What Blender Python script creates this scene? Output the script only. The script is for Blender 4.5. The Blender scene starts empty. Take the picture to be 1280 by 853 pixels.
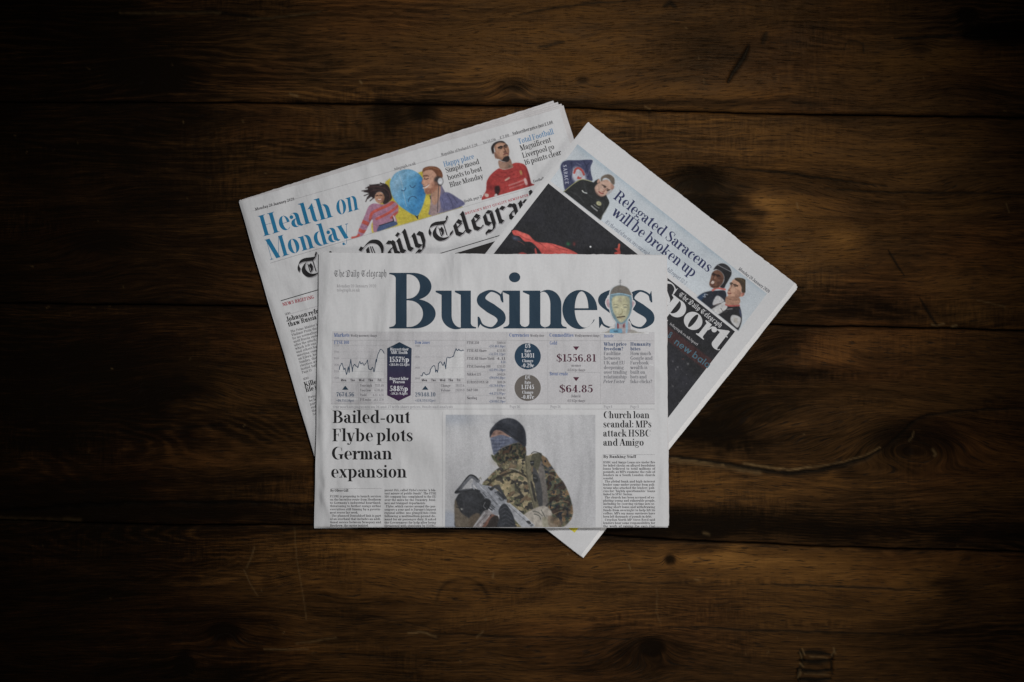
import bpy, math, random
import numpy as np

# ---------------------------------------------------------------- camera, world, lamps, exposure
scene = bpy.context.scene
COL = scene.collection
S = 0.000852                       # metres on the table for one pixel of a 1280 px wide view
LENS = 40.0
CAM_H = 1280 * S * LENS / 36.0

cam_data = bpy.data.cameras.new('camera')
cam_data.lens = LENS
cam_data.sensor_width = 36.0
cam_data.clip_start = 0.05
cam_data.clip_end = 50.0
cam = bpy.data.objects.new('camera', cam_data)
cam.location = (0, 0, CAM_H)
COL.objects.link(cam)
scene.camera = cam

world = bpy.data.worlds.new('World')
scene.world = world
world.use_nodes = True
world.node_tree.nodes['Background'].inputs['Color'].default_value = (0.82, 0.9, 1.0, 1)
world.node_tree.nodes['Background'].inputs['Strength'].default_value = 0.016


def aim(o, target):
    d = np.array(target) - np.array(o.location)
    o.rotation_euler = (math.acos(d[2] / np.linalg.norm(d)) + math.pi, 0, 0)
    from mathutils import Vector
    o.rotation_euler = Vector(d).to_track_quat('-Z', 'Y').to_euler()


def area(name, loc, target, sx, sy, power, col, spread):
    L = bpy.data.lights.new(name, 'AREA')
    L.shape = 'RECTANGLE'
    L.size, L.size_y = sx, sy
    L.energy = power
    L.color = col
    L.spread = math.radians(spread)
    o = bpy.data.objects.new(name, L)
    o.location = loc
    aim(o, target)
    COL.objects.link(o)
    return o


def spot(name, loc, target, power, col, cone, radius):
    L = bpy.data.lights.new(name, 'SPOT')
    L.energy = power
    L.color = col
    L.spot_size = math.radians(cone)
    L.spot_blend = 1.0
    L.shadow_soft_size = radius
    o = bpy.data.objects.new(name, L)
    o.location = loc
    aim(o, target)
    COL.objects.link(o)
    return o


spot('window_light', (0.34, 0.66, 1.45), (-0.012, -0.045, 0), 72.0, (1.0, 0.995, 0.985), 49, 0.15)
spot('side_fill_light', (0.62, -1.02, 0.80), (0.0, -0.02, 0), 25.0, (1.0, 0.98, 0.95), 42, 0.22)  # added low fill spot that brings out page relief and rims

vs = scene.view_settings
vs.view_transform = 'Standard'
vs.look = 'None'
vs.exposure = 0.0
vs.gamma = 1.0
vs.use_curve_mapping = False

# ---------------------------------------------------------------- small maths helpers
RNG = np.random.default_rng(11)


def lin(c):
    c = np.asarray(c, float) / 255.0
    return np.where(c <= 0.04045, c / 12.92, ((c + 0.055) / 1.055) ** 2.4)


PAPER_ALB = np.array([0.612, 0.610, 0.620])
PAPER_SEEN = lin((174, 173, 174))


def ink(c):
    """Albedo of a printed colour whose brightness on the page is read against bare newsprint."""
    return np.clip(lin(c) / PAPER_SEEN * PAPER_ALB, 0.004, 0.85)


def unproj(p, z):
    k = (CAM_H - z) / CAM_H
    return (p[:, 0] - 640) * S * k, (426.5 - p[:, 1]) * S * k


def smooth(a, b, x):
    t = np.clip((x - a) / (b - a), 0, 1)
    return t * t * (3 - 2 * t)


def vnoise(x, y, seed):
    """Value noise on numpy arrays, range 0..1."""
    xi, yi = np.floor(x).astype(np.int64), np.floor(y).astype(np.int64)
    fx, fy = x - xi, y - yi
    fx, fy = fx * fx * (3 - 2 * fx), fy * fy * (3 - 2 * fy)

    def h(i, j):
        v = np.sin(i * 127.1 + j * 311.7 + seed * 74.7) * 43758.5453
        return v - np.floor(v)
    a = h(xi, yi) * (1 - fx) + h(xi + 1, yi) * fx
    b = h(xi, yi + 1) * (1 - fx) + h(xi + 1, yi + 1) * fx
    return a * (1 - fy) + b * fy


def fbm(x, y, seed, octs=4):
    t, a, n = 0, 0.5, 0
    for k in range(octs):
        t = t + a * vnoise(x * 2 ** k, y * 2 ** k, seed + 13 * k)
        n += a
        a *= 0.5
    return t / n


def polydist(x, y, pts):
    """Distance from points to a polyline, and the parameter 0..1 along it."""
    best = np.full(x.shape, 1e9)
    par = np.zeros(x.shape)
    pts = np.asarray(pts, float)
    seg = np.linalg.norm(np.diff(pts, axis=0), axis=1)
    tot, acc = seg.sum(), 0
    for (a, b, l) in zip(pts[:-1], pts[1:], seg):
        d = (b - a) / l
        t = np.clip((x - a[0]) * d[0] + (y - a[1]) * d[1], 0, l)
        r = np.hypot(x - a[0] - d[0] * t, y - a[1] - d[1] * t)
        m = r < best
        best = np.where(m, r, best)
        par = np.where(m, (acc + t) / tot, par)
        acc += l
    return best, par


def catmull(pts, n=6, closed=False):
    p = np.asarray(pts, float)
    if closed:
        p = np.vstack([p[-1:], p, p[:2]])
    else:
        p = np.vstack([2 * p[0] - p[1], p, 2 * p[-1] - p[-2]])
    out = []
    t = np.linspace(0, 1, n, endpoint=False)[:, None]
    for a, b, c, d in zip(p[:-3], p[1:-2], p[2:-1], p[3:]):
        out.append(0.5 * (2 * b + (c - a) * t + (2 * a - 5 * b + 4 * c - d) * t ** 2 + (3 * b - a - 3 * c + d) * t ** 3))
    out = np.vstack(out)
    if not closed:
        out = np.vstack([out, p[-2:-1]])
    return out


# ---------------------------------------------------------------- mesh and material helpers
def mesh_obj(name, verts, faces, material, parent=None, ink_col=None, smooth_shade=True, attrs=None):
    """verts (n,3) in the parent's space; faces (m,4) ints; one linked mesh object."""
    me = bpy.data.meshes.new(name)
    verts = np.ascontiguousarray(verts, np.float32)
    faces = np.ascontiguousarray(faces, np.int32)
    m, k = faces.shape
    me.vertices.add(len(verts))
    me.vertices.foreach_set('co', verts.ravel())
    me.loops.add(m * k)
    me.loops.foreach_set('vertex_index', faces.ravel())
    me.polygons.add(m)
    me.polygons.foreach_set('loop_start', np.arange(0, m * k, k, dtype=np.int32))
    me.polygons.foreach_set('loop_total', np.full(m, k, np.int32))
    me.polygons.foreach_set('use_smooth', np.full(m, smooth_shade))
    me.update(calc_edges=True)
    if ink_col is not None:
        a = me.attributes.new('Ink', 'FLOAT_COLOR', 'POINT')
        c = np.ones((len(verts), 4), np.float32)
        c[:, :3] = ink_col
        a.data.foreach_set('color', c.ravel())
    for an, arr in (attrs or {}).items():
        if arr.ndim == 1:
            a = me.attributes.new(an, 'FLOAT', 'POINT')
            a.data.foreach_set('value', np.ascontiguousarray(arr, np.float32))
        else:
            a = me.attributes.new(an, 'FLOAT_VECTOR', 'POINT')
            a.data.foreach_set('vector', np.ascontiguousarray(arr, np.float32).ravel())
    me.materials.append(material)
    o = bpy.data.objects.new(name, me)
    COL.objects.link(o)
    if parent is not None:
        o.parent = parent
    return o


def grid_faces(nu, nv):
    i = np.arange(nv - 1)[:, None] * nu + np.arange(nu - 1)[None, :]
    return np.stack([i, i + nu, i + nu + 1, i + 1], -1).reshape(-1, 4)


class NT:
    """Terse node-tree writer."""
    def __init__(self, name):
        self.m = bpy.data.materials.new(name)
        self.m.use_nodes = True
        self.t = self.m.node_tree
        self.b = self.t.nodes['Principled BSDF']

    def n(self, kind, **kw):
        nd = self.t.nodes.new(kind)
        ins = kw.pop('ins', {})
        for k, v in kw.items():
            setattr(nd, k, v)
        for k, v in ins.items():
            self.put(nd.inputs[k], v)
        return nd

    def put(self, sock, v):
        if isinstance(v, bpy.types.NodeSocket):
            self.t.links.new(v, sock)
        else:
            sock.default_value = v

    def math(self, op, a, b=0.0, clamp=False):
        nd = self.n('ShaderNodeMath', operation=op, use_clamp=clamp)
        self.put(nd.inputs[0], a)
        self.put(nd.inputs[1], b)
        return nd.outputs[0]

    def noise(self, vec, scale, detail=2.0, rough=0.5, dist=0.0):
        nd = self.n('ShaderNodeTexNoise', ins={'Vector': vec, 'Scale': scale, 'Detail': detail, 'Roughness': rough, 'Distortion': dist})
        return nd.outputs['Fac']

    def vmul(self, vec, s):
        nd = self.n('ShaderNodeVectorMath', operation='MULTIPLY')
        self.put(nd.inputs[0], vec)
        nd.inputs[1].default_value = s
        return nd.outputs[0]

    def remap(self, v, a, b, c, d, smoothy=False):
        nd = self.n('ShaderNodeMapRange', interpolation_type='SMOOTHSTEP' if smoothy else 'LINEAR')
        self.put(nd.inputs[0], v)
        for i, x in enumerate((a, b, c, d)):
            self.put(nd.inputs[1 + i], x)
        return nd.outputs[0]

    def mixc(self, f, a, b, mode='MIX'):
        nd = self.n('ShaderNodeMix', data_type='RGBA', blend_type=mode)
        self.put(nd.inputs[0], f)
        self.put(nd.inputs[6], a)
        self.put(nd.inputs[7], b)
        return nd.outputs[2]

    def ramp(self, f, stops):
        nd = self.n('ShaderNodeValToRGB')
        e = nd.color_ramp.elements
        while len(e) < len(stops):
            e.new(0.5)
        for el, (p, c) in zip(e, stops):
            el.position = p
            el.color = (*c, 1)
        self.put(nd.inputs[0], f)
        return nd.outputs[0]

    def bump(self, h, strength, dist, normal=None):
        nd = self.n('ShaderNodeBump', ins={'Height': h, 'Strength': strength, 'Distance': dist})
        if normal is not None:
            self.put(nd.inputs['Normal'], normal)
        return nd.outputs[0]


def paper_bump(t, co):
    f = t.noise(co, 900.0, 3.0, 0.6)
    g = t.noise(t.vmul(co, (75, 26, 40)), 1.0, 3.0, 0.5)
    h = t.noise(t.vmul(co, (22, 9, 20)), 1.0, 2.0, 0.5, 0.6)
    b = t.bump(f, 0.3, 0.0002)
    b = t.bump(h, 0.7, 0.012, b)
    return t.bump(g, 0.5, 0.0024, b), f, g


def make_paper(name, tint):
    t = NT(name)
    co = t.n('ShaderNodeTexCoord').outputs['Object']
    nrm, f, g = paper_bump(t, co)
    pulp = t.noise(co, 420.0, 4.0, 0.65)
    v = t.remap(pulp, 0.3, 0.7, 0.955, 1.03)
    c = t.n('ShaderNodeMix', data_type='RGBA', blend_type='MULTIPLY')
    c.inputs[0].default_value = 1
    c.inputs[6].default_value = (*(PAPER_ALB * np.array(tint)), 1)
    comb = t.n('ShaderNodeCombineColor', ins={0: v, 1: v, 2: v})
    t.put(c.inputs[7], comb.outputs[0])
    t.put(t.b.inputs['Base Color'], c.outputs[2])
    t.b.inputs['Roughness'].default_value = 0.88
    t.b.inputs['Specular IOR Level'].default_value = 0.25
    t.put(t.b.inputs['Normal'], nrm)
    return t.m


def make_ink():
    t = NT('printing_ink')
    co = t.n('ShaderNodeTexCoord').outputs['Object']
    nrm, f, g = paper_bump(t, co)
    at = t.n('ShaderNodeAttribute', attribute_name='Ink')
    pulp = t.noise(co, 800.0, 3.0, 0.7)
    v = t.remap(pulp, 0.3, 0.7, 0.90, 1.10)
    comb = t.n('ShaderNodeCombineColor', ins={0: v, 1: v, 2: v})
    t.put(t.b.inputs['Base Color'], t.mixc(1.0, at.outputs['Color'], comb.outputs[0], 'MULTIPLY'))
    t.b.inputs['Roughness'].default_value = 0.8
    t.b.inputs['Specular IOR Level'].default_value = 0.3
    t.put(t.b.inputs['Normal'], nrm)
    return t.m


INK = make_ink()
PAPER = make_paper('newsprint', (1, 1, 1))
PAPER_RIM = make_paper('newsprint_rim', (1.24, 1.22, 1.19))
PAPER_EDGE = make_paper('newsprint_inner', (0.97, 0.94, 0.93))

# ---------------------------------------------------------------- the table: planks with cracks, knots and grain
PI2 = math.pi * 2
SEAMS = [
    [(-600, -150), (1880, -140)],
    [(-600, 126), (0, 127.5), (300, 128), (520, 130.5), (640, 132), (800, 137.5), (960, 142), (1280, 147), (1880, 155)],
    [(-600, 384), (0, 379), (200, 381), (390, 384), (640, 392), (900, 403), (1000, 407), (1280, 413), (1880, 424)],
    [(-600, 648), (0, 650.5), (200, 656), (420, 657), (640, 661), (800, 672), (900, 678), (1100, 686), (1280, 690), (1880, 700)],
    [(-600, 1010), (1880, 1016)],
]
# polyline, width px, depth mm, darkness
CRACKS = [
    ([(880, 205), (905, 209), (960, 214), (1060, 227), (1110, 234)], 1.3, 1.2, 0.95),
    ([(1030, 236), (1110, 241), (1190, 241), (1290, 243)], 1.3, 1.0, 0.9),
    ([(832, 570), (860, 573), (900, 579), (950, 588), (985, 592), (1020, 589), (1055, 581), (1085, 572), (1100, 563)], 2.7, 2.4, 1.0),
    ([(1100, 563), (1120, 548), (1140, 528), (1160, 519), (1200, 513), (1290, 510)], 1.5, 1.0, 0.9),
    ([(1118, 48), (1170, 46), (1215, 43)], 1.8, 1.4, 1.0),
    ([(1208, 44), (1245, 42), (1290, 41)], 7.0, 2.2, 1.0),
    ([(910, 103), (917, 90), (929, 73), (936, 58)], 3.0, 1.6, 1.0),
    ([(953, 53), (958, 40)], 3.5, 0.7, 0.8),
    ([(-30, 640), (50, 636), (110, 631), (200, 628), (300, 628), (395, 630)], 2.6, 1.4, 1.0),
    ([(150, 539), (200, 536), (290, 531)], 1.6, 0.7, 0.8),
    ([(80, 20), (160, 18), (215, 14), (270, 15), (330, 23), (375, 20), (410, 12)], 1.5, 0.9, 0.9),
    ([(950, 731), (1020, 732), (1090, 735), (1150, 739)], 1.1, 0.8, 0.85),
    ([(835, 784), (900, 786), (960, 789), (1130, 793)], 1.2, 0.9, 0.9),
    ([(750, 728), (860, 729)], 0.9, 0.5, 0.7),
    ([(1055, 63), (1058, 54), (1070, 52), (1079, 55), (1080, 68)], 1.0, 0.5, 0.7),
    ([(1110, 312), (1122, 332), (1131, 345)], 1.4, 0.5, 0.9),
    ([(1150, 372), (1160, 390), (1172, 408)], 1.8, 0.6, 0.9),
    ([(1135, 548), (1140, 541), (1138, 552)], 1.0, 0.5, 0.6),
    ([(672, 60), (690, 55), (705, 53)], 2.2, 0.6, 0.8), ([(830, 8), (838, 3), (845, 9)], 3.0, 0.8, 0.9),
    ([(640, 20), (690, 10), (740, 4), (800, 0)], 1.4, 0.6, 0.8),
    ([(998, 817), (1012, 815), (1040, 819)], 2.2, 2.2, 1.0), ([(1000, 826), (1022, 828), (1042, 825)], 2.6, 2.4, 1.0),
    ([(997, 838), (1020, 840), (1040, 837)], 2.4, 2.2, 1.0), ([(998, 850), (1020, 851), (1038, 848)], 2.6, 2.4, 1.0),
    ([(1000, 812), (1004, 828), (997, 842), (1000, 856)], 1.8, 1.8, 0.9), ([(1044, 812), (1039, 826), (1040, 842)], 1.6, 1.6, 0.9),
    ([(520, 790), (640, 796), (720, 797), (800, 799)], 1.2, 0.6, 0.8),
    ([(420, 762), (520, 781), (560, 791)], 0.9, 0.4, 0.6),
    ([(340, 820), (440, 818), (560, 826)], 1.0, 0.5, 0.7),
]
for _i in range(26):                                   # fine checks along the grain
    _x, _y = RNG.uniform(0, 1250), RNG.uniform(5, 850)
    _l = RNG.uniform(25, 110)
    _s = RNG.uniform(-0.03, 0.04)
    CRACKS.append(([(_x, _y), (_x + _l * 0.5, _y + _l * _s), (_x + _l, _y + _l * _s * 1.6 + RNG.uniform(-1, 1))], RNG.uniform(0.5, 0.9), 0.35, 0.6))
# pale raw wood along broken lips and scratches: polyline, width, strength
LIPS = [
    ([(1003, 811), (1006, 819)], 1.0, 0.7), ([(1042, 810), (1044, 817)], 1.0, 0.6), ([(1000, 830), (1004, 834)], 1.2, 0.7), ([(1012, 820), (1034, 823)], 0.9, 0.45), ([(1006, 843), (1036, 843)], 0.9, 0.4), ([(998, 848), (1001, 841)], 1.2, 0.7),
    ([(930, 579.6), (950, 583.4), (985, 587.2), (1015, 584.6)], 1.3, 0.9), ([(1010, 585.6), (1055, 577.2), (1085, 568.2), (1100, 559.4)], 1.0, 0.5), ([(840, 573.4), (870, 576.6), (905, 582)], 0.8, 0.6),
    ([(832, 576), (880, 580), (950, 592)], 3.0, 0.35),
    ([(-20, 647), (60, 650), (100, 650)], 3.0, 0.16), ([(150, 16), (200, 17), (275, 16)], 1.6, 0.2), ([(310, 24), (350, 22), (400, 15)], 1.2, 0.2),
    ([(368, 660), (371, 700), (379, 745), (383, 775)], 0.6, 0.28), ([(1165, 406), (1172, 408), (1180, 405)], 1.2, 0.7), ([(1190, 408), (1196, 407)], 1.2, 0.8),
    ([(318, 684), (314, 697), (308, 710)], 0.8, 0.4), ([(305, 712), (312, 728), (322, 745)], 0.6, 0.3),
    ([(510, 792), (524, 790), (545, 796)], 1.1, 0.5), ([(596, 797), (604, 789)], 0.9, 0.4), ([(616, 722), (617, 716)], 1.2, 0.4), ([(370, 805), (395, 801), (420, 798)], 1.0, 0.3),
    ([(330, 812), (360, 813), (385, 811)], 0.9, 0.4), ([(880, 104), (880, 98)], 0.7, 0.3), ([(806, 133), (813, 135)], 0.8, 0.5),
    ([(996, 254), (998, 262)], 0.8, 0.4), ([(1222, 376), (1256, 383)], 0.7, 0.35), ([(1258, 255), (1261, 265)], 0.7, 0.4), ([(450, 102), (452, 104)], 1.2, 0.6),
    ([(363, 118), (372, 120)], 1.6, 0.5), ([(1040, 820), (1043, 812)], 0.9, 0.4), ([(1000, 815), (1003, 824)], 1.2, 0.45), ([(998, 846), (1001, 838)], 1.0, 0.4),
    ([(860, 696), (880, 698)], 0.8, 0.2), ([(820, 735), (822, 745), (820, 765), (826, 780)], 0.7, 0.22), ([(868, 724), (874, 726)], 0.9, 0.4), ([(788, 712), (786, 706)], 1.0, 0.4),
    ([(1166, 562), (1170, 568), (1168, 570)], 1.6, 0.45), ([(1136, 551), (1141, 546), (1142, 540)], 0.7, 0.4), ([(880, 667), (886, 669)], 2.0, 0.4), ([(868, 720), (875, 722)], .6, .2),
]
for _i in range(90):                                   # dust flecks and nicks
    _x, _y = RNG.uniform(0, 1280), RNG.uniform(0, 853)
    _a = RNG.uniform(0, 6.3)
    _l = RNG.uniform(0.6, 4.5)
    LIPS.append(([(_x, _y), (_x + _l * math.cos(_a), _y + _l * math.sin(_a) * 0.7)], RNG.uniform(0.4, 0.7), RNG.uniform(0.08, 0.4)))
# knots: x, y, sx, sy, grain bulge px, dark core
KNOTS = [
    (872, 222, 46, 20, 30, 0.55), (640, 108, 26, 16, 18, 0.5), (1140, 548, 75, 34, 60, 0.55), (815, 809, 22, 16, 24, 0.85), (815, 810, 60, 32, 22, 0.15),
    (838, 700, 9, 9, 10, 1.0), (990, 235, 90, 20, 22, 0.1), (985, 430, 60, 24, 26, 0.25), (280, 790, 24, 14, 16, 0.7), (520, 285, 40, 20, 20, 0.3),
    (230, 480, 70, 25, 30, 0.25), (1020, 500, 120, 26, 34, 0.1), (530, 140, 24, 14, 14, 0.6), (120, 300, 60, 22, 20, 0.3), (1180, 250, 60, 18, -16, 0.1),
    (1200, 110, 70, 24, 20, 0.2), (190, 90, 60, 22, 20, 0.5), (690, 720, 26, 12, 12, 0.35), (575, 765, 80, 22, -14, 0.0), (230, 830, 14, 18, 8, 0.8),
    (1210, 20, 16, 12, 12, 0.8), (728, 100, 10, 6, 6, 0.5), (1150, 60, 20, 10, 10, 0.4),
]
# worn or stained patches, some painting sheen or contact shadow into the tone: x, y, sx, sy, amount (negative darkens)
PATCH = [
    (895, 255, 60, 30, -0.5), (860, 285, 50, 34, -0.5), (930, 330, 34, 34, -0.35), (905, 495, 65, 60, -0.45), (880, 540, 60, 26, -0.45), (1010, 465, 60, 9, -0.45), (1000, 545, 120, 34, -0.25),
    (960, 265, 26, 30, 0.6), (980, 300, 60, 40, 0.3), (1080, 740, 200, 40, 0.25), (980, 700, 160, 24, 0.2), (1000, 620, 160, 24, 0.3), (1065, 300, 26, 16, 0.6), (1010, 330, 70, 30, 0.35), (1000, 258, 60, 14, 0.45), (1110, 330, 50, 40, -0.2), (1180, 350, 90, 60, 0.25), (1180, 200, 90, 26, 0.2), (1040, 385, 120, 18, -0.55),
    (1040, 440, 46, 22, 0.55), (1060, 505, 60, 10, 0.3), (980, 530, 60, 8, 0.35), (870, 610, 90, 26, 0.35), (1120, 600, 160, 40, -0.15), (870, 648, 200, 20, -0.55), (1080, 668, 220, 16, -0.6),
    (900, 700, 110, 16, 0.5), (1080, 720, 130, 18, 0.35), (760, 715, 120, 22, 0.3), (560, 700, 170, 30, 0.45), (660, 760, 120, 30, 0.25), (440, 770, 50, 26, -0.35), (500, 680, 120, 9, 0.3),
    (320, 700, 60, 40, 0.15), (250, 680, 70, 20, 0.15), (380, 800, 40, 22, 0.25), (300, 850, 60, 24, -0.4), (640, 646, 260, 14, -0.7), (760, 664, 130, 7, -0.6), (520, 662, 120, 6, -0.5), (790, 830, 90, 30, -0.2),
    (620, 80, 60, 30, 0.35), (540, 60, 90, 26, 0.2), (690, 100, 90, 30, 0.2), (800, 118, 110, 14, 0.3), (760, 60, 60, 26, 0.2), (940, 100, 60, 24, 0.25), (900, 60, 90, 20, -0.2),
    (740, 150, 50, 12, 0.3), (880, 160, 120, 20, 0.2), (1050, 180, 120, 22, 0.15), (600, 145, 46, 12, 0.4), (500, 150, 30, 20, -0.6), (430, 190, 80, 26, -0.2), (720, 128, 300, 5, -0.6),
    (240, 570, 130, 16, 0.35), (240, 503, 60, 8, 0.35), (190, 640, 260, 12, -0.5), (100, 470, 120, 60, -0.3), (340, 600, 90, 16, -0.25), (100, 640, 40, 30, -0.2), (60, 590, 60, 24, 0.25),
    (1195, 740, 22, 24, -0.35), (1250, 40, 50, 14, -0.8), (1170, 70, 80, 18, 0.15), (200, 100, 46, 16, -0.6), (130, 60, 90, 30, -0.2), (280, 125, 90, 14, 0.25), (1180, 800, 90, 30, -0.35),
]


def seam_y(k, x):
    p = np.array(SEAMS[k], float)
    y = np.interp(x, p[:, 0], p[:, 1])
    return y + (fbm(x / 60.0, x * 0 + k * 7.3, 40 + k) - 0.5) * 2.4 + (fbm(x / 9.0, x * 0 + k * 3.3, 50 + k) - 0.5) * 1.0


def make_wood():
    t = NT('old_dark_wood')
    g = t.n('ShaderNodeAttribute', attribute_name='Grain').outputs['Vector']
    tone = t.n('ShaderNodeAttribute', attribute_name='Tone').outputs['Fac']
    dark = t.n('ShaderNodeAttribute', attribute_name='Dark').outputs['Fac']
    raw = t.n('ShaderNodeAttribute', attribute_name='Raw').outputs['Fac']
    ring = t.n('ShaderNodeAttribute', attribute_name='Ring').outputs['Fac']
    streak = t.noise(t.vmul(g, (3.2, 120, 3)), 1.0, 5.0, 0.6, 0.2)
    fine = t.noise(t.vmul(g, (34, 760, 5)), 1.0, 4.0, 0.7)
    cloud = t.noise(t.vmul(g, (9, 22, 3)), 1.0, 4.0, 0.6, 0.6)
    saw = t.noise(t.vmul(g, (330, 45, 7)), 1.0, 3.0, 0.65)
    a = t.math('MULTIPLY', t.math('SUBTRACT', streak, 0.5), 0.40)
    b = t.math('MULTIPLY', t.math('SUBTRACT', fine, 0.5), 0.78)
    c = t.math('MULTIPLY', t.math('SUBTRACT', cloud, 0.5), 0.52)
    sawm = t.remap(t.noise(t.vmul(g, (6, 14, 5)), 1.0, 2.0), 0.52, 0.68, 0.04, 0.5)
    d = t.math('MULTIPLY', t.math('SUBTRACT', saw, 0.5), sawm)
    r = t.math('MULTIPLY', ring, 0.12)
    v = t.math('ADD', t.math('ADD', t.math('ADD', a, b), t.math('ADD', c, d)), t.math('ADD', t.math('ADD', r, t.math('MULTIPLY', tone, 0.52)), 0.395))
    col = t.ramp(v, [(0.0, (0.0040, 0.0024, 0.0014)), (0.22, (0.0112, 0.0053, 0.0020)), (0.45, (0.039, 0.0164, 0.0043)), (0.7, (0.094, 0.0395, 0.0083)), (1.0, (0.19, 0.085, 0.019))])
    reddish = t.noise(t.vmul(g, (4, 9, 11)), 1.0, 2.0)
    col = t.mixc(t.remap(reddish, 0.5, 0.75, 0.0, 0.45), col, (1.25, 0.82, 0.72, 1), 'MULTIPLY')
    pore = t.noise(t.vmul(g, (70, 900, 9)), 1.0, 2.0, 0.5)
    pm = t.remap(pore, 0.32, 0.42, 0.8, 0.0)
    col = t.mixc(pm, col, (0.006, 0.004, 0.003, 1))
    col = t.mixc(dark, col, (0.0022, 0.0017, 0.0014, 1))
    col = t.mixc(raw, col, (0.20, 0.125, 0.052, 1))
    t.put(t.b.inputs['Base Color'], col)
    rough = t.remap(t.math('ADD', cloud, t.math('MULTIPLY', fine, 0.5)), 0.5, 1.0, 0.44, 0.68)
    t.put(t.b.inputs['Roughness'], rough)
    t.put(t.b.inputs['Specular IOR Level'], t.remap(v, 0.1, 0.6, 0.04, 0.16))
    t.b.inputs['Specular Tint'].default_value = (1.0, 0.72, 0.44, 1)
    h = t.math('ADD', t.math('MULTIPLY', fine, 0.6), t.math('ADD', t.math('MULTIPLY', t.math('MULTIPLY', saw, sawm), 0.8), t.math('MULTIPLY', streak, 0.8)))
    h = t.math('SUBTRACT', h, t.math('MULTIPLY', pm, 0.35))
    t.put(t.b.inputs['Normal'], t.bump(h, 0.7, 0.0011))
    return t.m


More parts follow.
